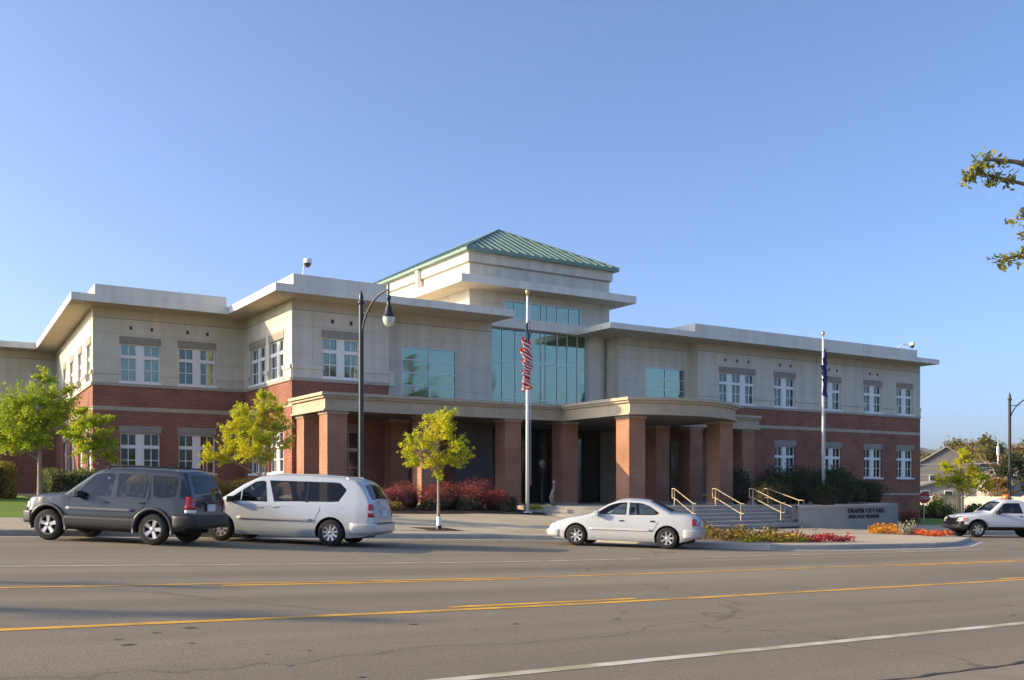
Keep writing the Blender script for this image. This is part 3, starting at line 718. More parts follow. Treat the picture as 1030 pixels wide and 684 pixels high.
# arc length along the wall
acc = [0]
for a, b in zip(wp, wp[1:]): acc.append(acc[-1]+math.hypot(b[0]-a[0], b[1]-a[1]))
def on_wall(s):
    for i in range(len(acc)-1):
        if s <= acc[i+1] or i == len(acc)-2:
            t = (s-acc[i])/(acc[i+1]-acc[i]); a, b = Vector(wp[i]), Vector(wp[i+1]); d = (b-a).normalized(); return a+(b-a)*t, Vector((d.y, -d.x))
for txt, size, s0, z, w in (('DRAPER CITY HALL', .28, 2.47, -1.08, 2.45), ('1020 EAST PIONEER', .22, 2.49, -1.32, 2.0)):
    me = mesh_text(txt, size, .015); X = [v.co.x for v in me.vertices]; k = w/max(X)
    for v in me.vertices:
        p, nn = on_wall(s0+v.co.x*k); q = p+nn*(.018+v.co.z); v.co = Vector((q.x, q.y, z+v.co.y)) - Vector(sign.location)
    me.materials.append(M['black']); o = bpy.data.objects.new('lettering', me); C.objects.link(o); o.parent = sign

# ------------------------------------------------------------------ stair rails
def rail(p0, p1, zt0, zt1, label, post=True):
    p0, p1 = Vector(p0), Vector(p1); d = (p1-p0); dn = d.normalized()
    o = empty('handrail', (p0.x, p0.y, zt0-.78), label=label, cat='handrail', group='handrails on the front steps')
    e0 = p0-dn*.38; e1 = p1+dn*.38
    mb = MB(); r = .021
    lp = [(*e0, zt0), (*p0, zt0), (*p1, zt1), (*e1, zt1), (*e1, zt1-.42), (*p1, zt1-.42), (*p0, zt0-.42), (*e0, zt0-.42), (*e0, zt0)]
    mb.tube(lp, r, 8); rel(mb, o).build('rail', M['rail'], o, smooth=True)
    for p, z, b in ((p0, zt0, zt0-.82), (p1, zt1, zt1-.95)):
        mb = MB(); mb.tube([(*p, b), (*p, z)], r, 8); rel(mb, o).build('post', M['rail'], o, smooth=True)
rail((29.7,33.1), (28.4,30.5), .02, -.60, 'tan handrail on the steps just above the boot of the white sedan')
rail((32.0,32.9), (30.75,30.1), .02, -.62, 'sunlit tan handrail in the middle of the steps, ending in a tall post')
rail((34.3,32.8), (33.3,30.2), .02, -.60, 'tan handrail at the wall end of the steps, nearest the curved wall')
rail((35.5,33.0), (34.9,30.6), .02, -.50, 'thin tan handrail in front of the dark shrubs, behind the other rails')

# ------------------------------------------------------------------ poles, flags, lamps, cameras
def flagpole(x, y, zb, zt, label):
    o = empty('flagpole', (x, y, zb), label=label, cat='flagpole', group='flagpoles')
    h = zt-zb
    MB().lathe([(.08, 0), (.072, h*.5), (.05, h-.05), (.04, h)], seg=16, close=True).build('pole', M['pole_white'], o, smooth=True)
    MB().lathe([(.0, h+.30), (.06, h+.28), (.1, h+.2), (.1, h+.15), (.05, h+.07), (.045, h)], seg=14).build('finial', M['gold'], o, smooth=True)
    MB().tube([(.13, -.03, h-.2), (.15, -.03, 1.2)], .008, 5).build('rope', M['white'], o)
    MB().lathe([(.22, -.05), (.22, .04), (.13, .09)], seg=16, close=True).build('base', M['steel'], o, smooth=True)
flagpole(23.25, 35.2, -1.02, 8.25, 'white flagpole at the edge of the red shrubs, left of the entrance steps')
flagpole(42.63, 35.7, -1.0, 8.2, 'white flagpole rising from the dark shrubs behind the lettered wall')
def flag_mesh(H, Wf, drop, z, seed, folds=2.3, amp=1):
    """flag hanging limp: hoist edge on the pole, cloth gathered into folds"""
    ph = [random.Random(seed+i).uniform(0, 6) for i in range(4)]
    rows = []; NS_, NT = 90, 44
    for j in range(NT+1):
        t = j/NT; row = []
        for i in range(NS_+1):
            s = i/NS_
            z_ = z - t*H*(1-.42*s) - drop*.92*s**.85
            env = min(1, .25+1.5*s)*(.72+.28*math.sin(t*3.1+s*2+ph[0]))
            w = 2*PI*folds*s + .7*t + ph[1]
            x = -.12 + (-.14 + .42*math.sin(w) + .07*math.sin(w*2.3+t*5+ph[2]))*env*(1+.25*s)*amp
            y = -.16 - .12*env*math.cos(w+.6) - .03*math.sin(t*8+w)
            if s < .06: k = s/.06; x = .08*(1-k)+x*k; y = -.02*(1-k)+y*k
            row.append((x, y, z_))
        rows.append(row)
    return rows, NS_, NT
def flag(x, y, z, zb, H, drop, m, label, name='flag', seed=1, amp=1, folds=2.3):
    rows, a, b = flag_mesh(H, 2, drop, z, seed, folds, amp)
    mb = MB(); mb.grid([[(p[0], p[1], p[2]-z) for p in r] for r in rows]); o = mb.build(name, m, smooth=True)
    uv = o.data.uv_layers.new(name='UVMap'); k = 0
    for j in range(b):
        for i in range(a):
            for (di, dj) in ((0,0),(1,0),(1,1),(0,1)): uv.data[k].uv = ((i+di)/a, 1-(j+dj)/b); k += 1
    o.location = (x, y, z); tag(o, label, 'flag', 'flags on the flagpoles')
    return o
def us_mat():
    m = mat('striped_cloth', (.6,.6,.6), .8); n, l, b = nodes(m)
    uv = n.new('ShaderNodeUVMap'); sp = n.new('ShaderNodeSeparateXYZ'); l.new(uv.outputs[0], sp.inputs[0])
    def ma(op, a, b_):
        k = n.new('ShaderNodeMath'); k.operation = op
        for i, v in ((0, a), (1, b_)):
            if isinstance(v, (int, float)): k.inputs[i].default_value = v
            else: l.new(v, k.inputs[i])
        return k.outputs[0]
    st = ma('MODULO', ma('FLOOR', ma('MULTIPLY', sp.outputs[1], 12.999), 0), 2)
    mx = n.new('ShaderNodeMix'); mx.data_type = 'RGBA'; l.new(st, mx.inputs[0]); mx.inputs[6].default_value = (.55,.015,.022,1); mx.inputs[7].default_value = (.78,.76,.74,1)
    cant = ma('MULTIPLY', ma('LESS_THAN', sp.outputs[0], .3), ma('GREATER_THAN', sp.outputs[1], .4615))
    # rows of stars
    mp = n.new('ShaderNodeMapping'); mp.inputs['Scale'].default_value = (27.5, 16.7, 1); l.new(uv.outputs[0], mp.inputs[0])
    vo = n.new('ShaderNodeTexVoronoi'); vo.inputs['Scale'].default_value = 1; vo.inputs['Randomness'].default_value = 0; l.new(mp.outputs[0], vo.inputs['Vector'])
    star = ma('LESS_THAN', vo.outputs['Distance'], .27)
    c2 = n.new('ShaderNodeMix'); c2.data_type = 'RGBA'; l.new(star, c2.inputs[0]); c2.inputs[6].default_value = (.015,.02,.10,1); c2.inputs[7].default_value = (.75,.75,.75,1)
    m3 = n.new('ShaderNodeMix'); m3.data_type = 'RGBA'; l.new(cant, m3.inputs[0]); l.new(mx.outputs[2], m3.inputs[6]); l.new(c2.outputs[2], m3.inputs[7]); l.new(m3.outputs[2], b.inputs['Base Color'])
    tr = n.new('ShaderNodeBsdfTranslucent'); l.new(m3.outputs[2], tr.inputs[0]); ms = n.new('ShaderNodeMixShader'); ms.inputs[0].default_value = .2
    l.new(b.outputs[0], ms.inputs[1]); l.new(tr.outputs[0], ms.inputs[2]); l.new(ms.outputs[0], n['Material Output'].inputs[0])
    return m
flag(23.25, 35.10, 7.3, 0, 1.5, 2.55, us_mat(), 'red and white striped flag with starred blue corner hanging limp', seed=3, amp=.78, folds=4.6)
flag(42.63, 35.6, 7.6, 0, 1.5, 2.0, noise_mat('navy_cloth', (.010,.016,.085), (.018,.028,.13), 3, .8), 'dark blue flag hanging limp on the pole right of the entrance', seed=8, amp=.62, folds=4.6)

M['lamp_black'] = mat('lamp_paint', (.035,.038,.036), .35, .3)
M['globe'] = mat('milky_glass', (.75,.74,.70), .25); M['globe'].node_tree.nodes['Principled BSDF'].inputs['Transmission Weight'].default_value = .3
def lamp(x, y, zb, zt, ax, ay, label):
    o = empty('street_lamp', (x, y, zb), label=label, cat='street lamp', group='black street lamps')
    h = zt-zb; d = Vector((ax, ay)); L = d.length; d.normalize()
    mb = MB(); mb.lathe([(.20, 0), (.20, .5), (.17, .6), (.11, .75), (.085, 1.0), (.075, h)], seg=14, close=True)
    mb.build('pole', M['lamp_black'], o, smooth=True, angle=50)
    MB().lathe([(.075, h), (.11, h+.03), (.11, h+.1), (.06, h+.16), (.08, h+.25), (.03, h+.4), (0, h+.5)], seg=12).build('finial', M['lamp_black'], o, smooth=True)
    mb = MB(); pts = []
    for k in range(13):
        t = k/12; a = t*PI/2; pts.append((d.x*L*(1-math.cos(a)), d.y*L*(1-math.cos(a)), h-1.25+1.55*math.sin(a)))
    mb.tube(pts, .032, 8); mb.tube([(0, 0, h-.3), (d.x*L*.32, d.y*L*.32, h-.25)], .025, 6)
    mb.build('arm', M['lamp_black'], o, smooth=True)
    cx_, cy_ = d.x*L, d.y*L; t = h+.45
    hd = MB().lathe([(.0, t+.05), (.03, t), (.03, t-.3), (.07, t-.34), (.07, t-.42), (.05, t-.46), (.06, t-.62), (.11, t-.72), (.12, t-.84), (.20, t-.95), (.21, t-.98), (.08, t-.97)], (cx_, cy_, 0), 16).build('lamp_head', M['lamp_black'], o, smooth=True, angle=50)
    MB().lathe([(.185, t-.98), (.18, t-1.06), (.14, t-1.19), (.07, t-1.26), (0, t-1.27)], (cx_, cy_, 0), 16).build('globe', M['globe'], hd, smooth=True)
lamp(12.6, 28.5, zside(12.6, 28.5), 5.75, .35, -1.25, 'black street lamp with hooked arm behind the silver minivan')
lamp(52.6, 31.2, zside(52.6, 31.2), 4.9, 1.2, -1.2, 'black street lamp with hooked arm beyond the white pickup')

def roof_camera(x, y, z, dx, dy, h, label):
    o = empty('security_camera', (x, y, z), label=label, cat='camera', group='roof cameras')
    MB().tube([(0, 0, 0), (dx*.3, dy*.3, h*.8), (dx, dy, h)], .035, 6).build('bracket', M['white'], o)
    MB().lathe([(.0, .18), (.17, .16), (.2, .02), (.2, -.05)], (dx, dy, h), 14, close=False).build('housing', M['white'], o, smooth=True)
    MB().lathe([(.16, -.05), (.14, -.15), (.08, -.22), (0, -.24)], (dx, dy, h), 14).build('dome', M['glass_dark'], o, smooth=True)
roof_camera(16.1, 42.9, 9.66, .15, -.2, .62, 'white dome camera on a bracket on the flat roof, left of the street lamp top')
roof_camera(58.6, 42.8, 9.62, 1.4, -.2, .35, 'white dome camera on a long bracket at the right end of the flat roof')

# small pale figure sculpture and dark torch lamp beside the entrance
st = empty('sculpture', (25.0, 35.9, -.98), label='slender weathered pale sculpture on a stone footing beside the entrance bed', cat='sculpture')
mb = MB(); mb.tube([(0,0,.05),(.03,0,.35),(-.02,.02,.6),(.05,0,.85),(.12,-.02,1.12)], [.06,.07,.10,.07,.02], 9); mb.tube([(0,0,.55),(.16,0,.3),(.14,0,.06)], [.05,.035,.04], 8); mb.tube([(.0,0,.75),(.14,.02,.95),(.13,.0,1.25)], [.05,.05,.03], 8)
mb.lathe([(0,.0),(.05,.03),(.07,.09),(.05,.15),(0,.18)], (.12,-.02,1.2), 10)
mb.build('figure', noise_mat('weathered_bronze', (.32,.30,.25), (.14,.13,.10), 9, .7), st, smooth=True)
MB().box(-.35, .3, -.22, .2, -.1, .07).build('footing', M['kerb'], st, bevel=.03)
tl = empty('torch_light', (26.6, 39.0, -.9), label='thin dark torch shaped lamp against the brick between two pillars', cat='lamp')
MB().lathe([(.16,0),(.1,.1),(.05,.3),(.05,1.9)], seg=10, close=True).build('post', M['black'], tl, smooth=True)
MB().lathe([(.05,1.9),(.16,2.05),(.17,2.2),(.05,2.3),(0,2.32)], seg=12).build('bowl', mat('torch_bowl', (.10,.09,.08), .5), tl, smooth=True)

# ------------------------------------------------------------------ plants
def leaf_quads(pts, size, rng, up=.3, asp=.6):
    n = len(pts); pts = np.asarray(pts)
    d = rng.normal(size=(n, 3)); d /= np.linalg.norm(d, axis=1)[:, None]
    nrm = rng.normal(size=(n, 3)); nrm[:, 2] += up; nrm -= (nrm*d).sum(1)[:, None]*d; nrm /= np.linalg.norm(nrm, axis=1)[:, None]
    b = np.cross(nrm, d); s = size*rng.uniform(.6, 1.25, n)[:, None]
    V = np.stack([pts-d*s*.5, pts+b*s*asp*.5, pts+d*s*.5, pts-b*s*asp*.5], 1).reshape(-1, 3)
    return V
def leaf_mesh(name, V, m, parent=None):
    n = len(V)//4; me = bpy.data.meshes.new(name); me.vertices.add(n*4); me.vertices.foreach_set('co', V.astype(np.float32).ravel())
    me.loops.add(n*4); me.loops.foreach_set('vertex_index', np.arange(n*4, dtype=np.int32)); me.polygons.add(n)
    me.polygons.foreach_set('loop_start', np.arange(0, n*4, 4, dtype=np.int32)); me.update(calc_edges=True); me.validate()
    me.materials.append(m); o = bpy.data.objects.new(name, me); C.objects.link(o)
    if parent: o.parent = parent
    return o
def tree(loc, h, trunk_h, r, blobs, m, label, group='young street trees', leaf=.11, n=7000, seed=1, bark='bark_pale', lean=(0, 0), cat='tree', flat=1.0):
    """blobs: (x, y, z, radius) in crown, relative to the base"""
    rnd = random.Random(seed); rng = np.random.default_rng(seed)
    o = empty('tree', loc, label=label, cat=cat, group=group)
    mb = MB(); tp = [(0, 0, -.15), (lean[0]*.3, lean[1]*.3, trunk_h*.5), (lean[0]*.6, lean[1]*.6, trunk_h), (lean[0], lean[1], trunk_h+(h-trunk_h)*.45), (lean[0]*1.2, lean[1]*1.2, h*.93)]
    mb.tube(tp, [r*1.35, r, r*.85, r*.5, r*.12], 9)
    def spine(z): 
        for a, b in zip(tp, tp[1:]):
            if z <= b[2]: t = (z-a[2])/(b[2]-a[2]); return Vector(a)+(Vector(b)-Vector(a))*t
        return Vector(tp[-1])
    pts = []; vol = sum(b[3]**2.2 for b in blobs)
    for (x, y, z, br) in blobs:
        c = Vector((x, y, z)); s = spine(max(trunk_h*.85, min(h*.8, z-.45*Vector((x, y)).length-.2*br)))
        mid = (s+c)*.5+Vector((rnd.uniform(-.1, .1), rnd.uniform(-.1, .1), .12))*br
        mb.tube([s, mid, c, c+(c-s)*.25], [r*.42, r*.3, r*.16, r*.05], 6, cap=False)
        nt_ = int(16*br/.6)+8; twigs = []
        for k in range(nt_):
            d = Vector((rnd.gauss(0, 1), rnd.gauss(0, 1), rnd.gauss(.15, .8))).normalized()*br*rnd.uniform(.6, 1.15)
            st_ = mid+(c-mid)*rnd.uniform(.2, 1.1); e = c+d; mb.tube([st_, (st_+e)/2+Vector((0, 0, .06)), e], [r*.1, r*.06, r*.02], 3, cap=False); twigs.append((st_, e))
        k = int(n*br**2.2/vol)
        per = max(1, k//len(twigs))
        for (a, e) in twigs:
            a = np.array(a); e = np.array(e); t = rng.uniform(.15, 1.08, per)[:, None]**.7
            pts.append(a+(e-a)*t+rng.normal(size=(per, 3))*br*np.array([.12, .12, .085*flat]))
    P = np.concatenate(pts)
    mb.build('trunk', M[bark], o, smooth=True)
    leaf_mesh('crown', leaf_quads(P, leaf, rng, up=.6), m, o)
    return o
M['leaf_yg'] = leaf_mat('leaf_yellow_green', [(.32,.38,.02), (.50,.54,.03), (.66,.62,.035), (.80,.58,.04)], .5)
M['leaf_g'] = leaf_mat('leaf_green', [(.10,.15,.02), (.20,.27,.025), (.33,.38,.035), (.46,.45,.045)], .45)
M['leaf_g2'] = leaf_mat('leaf_lime', [(.16,.24,.02), (.32,.42,.03), (.50,.56,.035), (.66,.58,.05)], .5)
M['leaf_gy'] = leaf_mat('leaf_gold', [(.34,.33,.025), (.50,.42,.03), (.66,.45,.04), (.42,.40,.04)], .5)
M['leaf_dark'] = leaf_mat('leaf_dark', [(.018,.03,.012), (.035,.055,.018), (.05,.07,.02)], .2)
M['leaf_red'] = leaf_mat('leaf_red', [(.10,.025,.022), (.24,.05,.045), (.34,.09,.08), (.13,.11,.04)], .35)
M['leaf_autumn'] = leaf_mat('leaf_autumn', [(.10,.12,.02), (.24,.22,.03), (.38,.25,.05), (.38,.14,.05)], .4)
M['leaf_pale'] = leaf_mat('leaf_pale', [(.17,.19,.05), (.24,.26,.08), (.30,.31,.10)], .3)
M['leaf_far'] = leaf_mat('leaf_far', [(.07,.09,.02), (.13,.14,.03), (.20,.17,.045), (.22,.13,.04)], .25)
R_ = Vector((.843, -.538)); F_ = Vector((.538, .843))
def cam_xy(u, v): return (R_.x*u+F_.x*v, R_.y*u+F_.y*v)      # u metres along the street view, v metres away: plain rotated offsets
def blobs(spec):
    return [(*cam_xy(a, c), z, r) for (a, c, z, r) in spec]
# young tree in the pavement right of the minivan
bz = zside(15.28, 28.4)
tree((15.28, 28.4, bz), 4.05, 1.75, .05, blobs([(-.95,.1,2.35,.42),(-.75,-.3,2.75,.42),(-.35,.3,2.9,.5),(.05,-.1,3.3,.5),(.25,.3,3.75,.38),(-.35,0,3.55,.3),(.6,-.2,2.75,.42),(.95,.2,2.45,.3),(.35,.1,2.3,.45),(-.15,-.2,2.25,.4),(.05,.1,1.85,.3),(.3,-.4,3.2,.35)]), M['leaf_yg'],
     'small yellow green tree in a square pavement pit beside the minivan', leaf=.08, n=8000, seed=4)
mb = MB(); X_ = [14.6, 15.0, 15.4, 15.9]; mb.grid([[(x, y, zside(x, y)+.012) for x in X_] for y in (27.75, 28.1, 28.6, 29.1)]); tag(mb.build('tree_pit', M['mulch']), kind='structure')
o = empty('tree_guard', (15.3, 28.4, bz), label='white plastic guard wrapped round the foot of the young tree by the minivan', cat='tree guard')
MB().lathe([(.085,.12),(.09,.35),(.075,.42)], seg=10).build('sleeve', M['white'], o, smooth=True); MB().lathe([(.08,0),(.08,.13)], seg=10).build('collar', M['black'], o, smooth=True)
# yellow green tree behind the minivan
bz = zside(11.3, 34.3)
tree((11.3, 34.3, bz), 4.5, 1.55, .06, blobs([(-1.6,0,2.0,.42),(-1.0,.2,2.3,.55),(-.9,-.2,3.0,.5),(-.35,.2,3.1,.6),(.1,-.3,2.5,.6),(.25,.1,3.6,.55),(.2,0,4.1,.35),(.65,.2,3.0,.5),(.95,-.1,2.5,.35),(-.4,-.4,2.2,.5),(-.75,.1,3.6,.35),(.1,.3,1.9,.4),(.6,.1,3.7,.35)]), M['leaf_yg'],
     'bright yellow green tree in the bed behind the silver minivan', leaf=.08, n=15000, seed=9)
tree((9.55, 35.2, zside(9.55, 35.2)), 2.6, 1.2, .025, blobs([(0,0,1.8,.3),(.1,0,2.2,.25)]), M['leaf_yg'], 'thin sapling with few leaves behind the rear window of the SUV', leaf=.1, n=350, seed=19)
# big green tree far left, second smaller one beside it
bz = zside(4.44, 36.4)
tree((4.44, 36.4, bz), 4.7, 1.7, .075, blobs([(-1.4,0,2.2,.75),(-1.0,.3,3.0,.65),(-.5,-.3,3.4,.7),(-.1,.3,2.6,.8),(.3,-.2,3.5,.6),(.15,.1,4.2,.4),(.5,.2,2.9,.6),(-.7,-.4,2.3,.7),(0,-.4,2.1,.5),(.9,.1,3.3,.45),(-1.6,.1,2.7,.45),(1.1,0,3.8,.3)]), M['leaf_g2'],
     'full green tree on the lawn at the left edge beside the clipped hedge', leaf=.085, n=21000, seed=21)
bz = zside(6.3, 38.5)
tree((6.3, 38.5, bz), 3.9, 1.2, .04, blobs([(0,0,1.9,.55),(-.55,0,2.4,.5),(.5,.2,2.2,.5),(.1,-.2,2.8,.5),(.6,0,2.9,.35),(.85,.1,1.7,.35),(-.3,.2,3.2,.35)]), M['leaf_g2'],
     'smaller lime green tree above the front windscreen of the grey SUV', leaf=.085, n=9500, seed=33)
# street tree right of the building
bz = zside(58.5, 37)
tree((48.7, 31.5, zside(48.7, 31.5)), 4.5, 1.7, .07, blobs([(-1.2,0,2.5,.42),(-.75,.2,3.2,.5),(-.2,-.2,3.6,.5),(.15,.2,2.8,.6),(.65,0,3.1,.46),(1.15,.2,2.7,.42),(.1,0,2.2,.5),(-.5,.2,2.5,.5),(.75,-.2,2.3,.42),(.05,0,4.1,.3),(1.55,.2,2.3,.32)]), M['leaf_yg'],
     'yellow street tree rising behind the bonnet of the white pickup', leaf=.11, n=8000, seed=41)

def shrub(x, y, w, h, m, label, group, seed, n=1500, leaf=.09, z=None, box=False, name='shrub', depth=None, cat='shrub'):
    rng = np.random.default_rng(seed); rnd = random.Random(seed)
    zb = (zside(x, y) if z is None else z)
    o = empty(name, (x, y, zb), label=label, cat=cat, group=group)
    d = depth or w
    if box:
        q = rng.uniform(-1, 1, (n, 3)); ax = rng.integers(0, 3, n); s = np.sign(rng.uniform(-1, 1, n)); k = rng.uniform(.82, 1.03, n); q[np.arange(n), ax] = s*k
        q[:, 2] = np.abs(q[:, 2])
        wob = 1+.06*np.sin(q[:, :1]*5+seed)+.05*np.sin(q[:, 1:2]*7)
        P = np.stack([q[:, 0]*w/2, q[:, 1]*d/2, q[:, 2]*h*wob[:, 0]], 1)
    else:
        cs = []
        for k in range(9):
            a = rnd.uniform(0, 2*PI); rr = rnd.uniform(0, .55); cs.append((math.cos(a)*rr*w/2, math.sin(a)*rr*d/2, h*rnd.uniform(.35, .72), rnd.uniform(.3, .45)))
        P = []
        for c in cs:
            g = rng.normal(size=(n//9, 3)); g /= np.linalg.norm(g, axis=1)[:, None]; sp_ = 1+.28*np.sin(g[:, :1]*9+k+seed)*np.sin(g[:, 1:2]*8+seed)*np.sin(g[:, 2:]*7+2); rr = rng.uniform(.5, 1.12, n//9)[:, None]**.6*sp_
            P.append(np.array(c[:3])+g*rr*np.array([w*c[3]*.8, d*c[3]*.8, h*c[3]*.85]))
        P = np.concatenate(P); P[:, 2] = np.abs(P[:, 2])
    mb = MB()
    for k in range(9):
        a = rnd.uniform(0, 2*PI); e = (math.cos(a)*w*.35, math.sin(a)*d*.35, h*.8); mb.tube([(0, 0, -.05), (e[0]*.5, e[1]*.5, h*.4), e], [.02, .012, .004], 4, cap=False)
    # dense twiggy heart so that the far side does not show through
    mb.lathe([(w*.22, 0), (w*.33, h*.25), (w*.30, h*.5), (w*.12, h*.7), (0, h*.74)], seg=9) if not box else mb.box(-w*.42, w*.42, -d*.40, d*.40, 0, h*.88)
    mb.build('stem', M['twig'], o)
    leaf_mesh('foliage', leaf_quads(P, leaf, rng, up=.2), m, o)
    return o
M['twig'] = noise_mat('twigs', (.04,.032,.02), (.07,.055,.035), 8, 1)
# red shrubs left of the flagpole
G1 = 'red leaved shrubs in the bed left of the flagpole'
reds = [(17.4,36.3,1.5,1.05),(18.4,37.2,1.6,1.25),(19.3,36.1,1.4,1.1),(20.2,37.0,1.7,1.35),(21.0,36.3,1.5,1.2),(21.8,37.4,1.6,1.4),(22.4,36.3,1.3,1.1)]
lab = ['red barberry shrub nearest the minivan, at the left end of its row', 'red shrub second from the minivan, behind the young tree trunk', 'low red shrub just right of the young tree trunk', 'tall red shrub in the middle of the row left of the flagpole', 'rounded red shrub in front of the brick pillar, right half of its row', 'tallest red shrub, at the back near the flagpole', 'red shrub with bare patches closest to the flagpole']
for i, (x, y, w, h) in enumerate(reds): shrub(x, y, w*1.15, h*.92, M['leaf_red'], lab[i], G1, 100+i, n=4200, leaf=.07)
low = [(16.9,35.3,.9,.45,'leaf_autumn','low rusty brown plant at the left end of the bed by the minivan'),(18.6,35.4,.9,.5,'leaf_dark','low dark green plant under the red shrubs behind the young tree'),(20.4,35.5,1.0,.5,'leaf_dark','low dark green plant under the middle of the red shrubs'),(22.3,35.4,.8,.5,'leaf_dark','low dark plant at the foot of the flagpole, left side'),
       (24.4,36.4,.7,.38,'leaf_yg','bright yellow green mound between flagpole and sculpture'),(25.9,37.3,.8,.4,'leaf_yg','yellow green mound right of the sculpture, beside a pillar'),(23.9,37.6,.8,.8,'leaf_dark','dark shrub directly behind the flagpole'),(27.0,34.9,.9,.3,'leaf_pale','pale flat plant on the plaza edge above the bonnet of the sedan')]
for i, (x, y, w, h, m, l) in enumerate(low): shrub(x, y, w, h, M[m], l, 'small bed plants along the pavement', 130+i, n=700, leaf=.08, z=(-1.05 if x > 26.5 else None))
# bed between SUV and minivan
G2 = 'rust coloured shrubs between the SUV and the minivan'
for i, (x, y, w, h, l) in enumerate([(8.9,36.0,1.6,1.25,'rusty shrub right behind the rear window of the SUV'),(10.0,36.6,1.6,1.2,'orange brown shrub in the gap between SUV and minivan'),(11.2,36.2,1.5,1.05,'yellowing shrub over the bonnet of the minivan, under the bright tree'),(12.3,36.8,1.6,1.0,'yellow brown shrub right of the bright tree, against the lit brick corner'),(7.7,37.0,1.5,1.1,'green brown shrub hidden mostly by the roof of the SUV')]):
    shrub(x, y, w, h, M['leaf_autumn'], l, G2, 160+i, n=4500, leaf=.07)
# hedges at the far left
for i, (x, y, w, d, h, m, l) in enumerate([(-3.2,38.6,5.2,1.6,1.25,'leaf_autumn','long clipped hedge with yellow top at the left edge behind the lawn'),(1.7,38.9,4.4,1.6,1.25,'leaf_autumn','clipped brown green hedge behind the trunk of the green tree'),(5.7,37.6,1.9,1.5,1.1,'leaf_pale','pale green clipped block of hedge left of the SUV windscreen'),(7.6,39.3,1.6,1.4,1.3,'leaf_dark','dark green shrub behind the windscreen of the SUV')]):
    shrub(x, y, w, h, M[m], l, 'hedges along the left lawn', 180+i, n=6500 if w > 3 else 3200, leaf=.12, box=(i < 3), depth=d, name='hedge', cat='hedge', z=zside(x, y)-.05)
# dark shrubs behind the lettered wall
G3 = 'dark shrubs massed behind the lettered wall'
dk = [(36.2,33.6,2.2,1.5,'leftmost dark shrub behind the steps, beside the last handrail'),(38.0,34.6,2.4,2.0,'dark shrub under the first lower window right of the porch'),(40.0,35.2,2.4,2.2,'tall dark shrub left of the second flagpole'),(41.6,33.9,2.2,1.6,'dark shrub at the foot of the second flagpole'),(43.6,36.3,2.5,2.2,'tall dark shrub right of the second flagpole'),(45.6,37.2,2.5,2.0,'dark shrub fourth from the right end of the mass'),(47.8,38.8,2.4,1.9,'dark shrub third from the right end of the mass'),(50.0,39.6,2.6,1.9,'dark shrub last but one at the right end, under the lower windows'),(52.2,40.2,2.6,1.6,'rightmost dark shrub, tapering down towards the building corner'),(39.0,32.6,2.0,1.0,'low dark shrub just behind the start of the lettering'),(36.8,36.4,2.4,2.1,'dark shrub close to the right porch pillar')]
for i, (x, y, w, h, l) in enumerate(dk): shrub(x, y, w, h, M['leaf_dark'], l, G3, 200+i, n=4500, leaf=.10, z=-.8 if x < 47 else -1.0)
shrub(46.5, 33.2, 1.0, .9, M['leaf_red'], 'small dark red shrub between the lettered wall and the building corner', None, 230, n=900, leaf=.1)
shrub(48.4, 34.6, 1.1, .8, M['leaf_dark'], 'small dark shrub at the foot of the right building corner', None, 231, n=900, leaf=.1)

# flower beds
def flowers(poly, n, cols, label, seed, h=.28, m=None, name='flower_bed', leaf=.085):
    rng = np.random.default_rng(seed); xs_ = [p[0] for p in poly]; ys_ = [p[1] for p in poly]; P = []
    def inside(x, y):
        c = False
        for (x1, y1), (x2, y2) in zip(poly, poly[1:]+poly[:1]):
            if (y1 > y) != (y2 > y) and x < (x2-x1)*(y-y1)/(y2-y1)+x1: c = not c
        return c
    while len(P) < n:
        x = rng.uniform(min(xs_), max(xs_)); y = rng.uniform(min(ys_), max(ys_))
        if not inside(x, y): continue
        hh = h*(.6+.4*math.sin(x*5+seed)*math.sin(y*4.1)+.3*rng.uniform())
        P.append((x, y, zside(x, y)+max(.02, hh*rng.uniform(.2, 1))))
    V = leaf_quads(P, leaf, rng, up=1.0, asp=.8)
    o = leaf_mesh(name, V, m); tag(o, label, 'flowers', kind='stuff'); return o
M['fl_mix'] = leaf_mat('flowers_mixed', [(.07,.09,.02), (.16,.06,.03), (.30,.22,.03), (.16,.09,.03), (.09,.11,.03), (.34,.12,.035)], .2)
M['fl_yel'] = leaf_mat('flowers_yellow', [(.08,.12,.02), (.45,.38,.03), (.35,.30,.04), (.12,.15,.03)], .2)
M['fl_red'] = leaf_mat('flowers_red', [(.10,.03,.02), (.36,.03,.04), (.42,.05,.07), (.12,.10,.03)], .2)
M['fl_org'] = leaf_mat('flowers_orange', [(.10,.12,.02), (.50,.23,.02), (.52,.17,.02), (.52,.33,.03)], .2)
M['fl_grey'] = leaf_mat('silver_leaf', [(.20,.21,.15), (.32,.32,.24), (.16,.18,.10)], .2)
M['fl_orr'] = leaf_mat('flowers_scarlet', [(.12,.08,.02), (.55,.08,.03), (.60,.16,.03), (.08,.10,.02)], .2)
flowers([(20.5,23.4),(21.4,21.3),(24.2,20.75),(23.9,23.2),(22.5,25.6),(20.4,26.5)], 5200, None, 'mixed rust and green bedding plants behind the boot of the white sedan', 3, .44, M['fl_mix'])
flowers([(21.8,21.15),(24.3,20.7),(24.2,21.2),(22,21.9)], 900, None, 'yellow green edging plants along the front of the first flower bed', 5, .22, M['fl_yel'])
flowers([(24.2,20.75),(26.2,20.65),(26.4,21.0),(24.9,22.5),(24.0,22.6)], 1500, None, 'red flowers at the right tip of the first flower bed', 4, .25, M['fl_red'])
flowers([(34.5,26.6),(34.8,25.3),(35.6,25.1),(36.3,26.6),(36.6,28.0)], 1500, None, 'orange and yellow marigolds in front of the lettered wall', 6, .38, M['fl_org'])
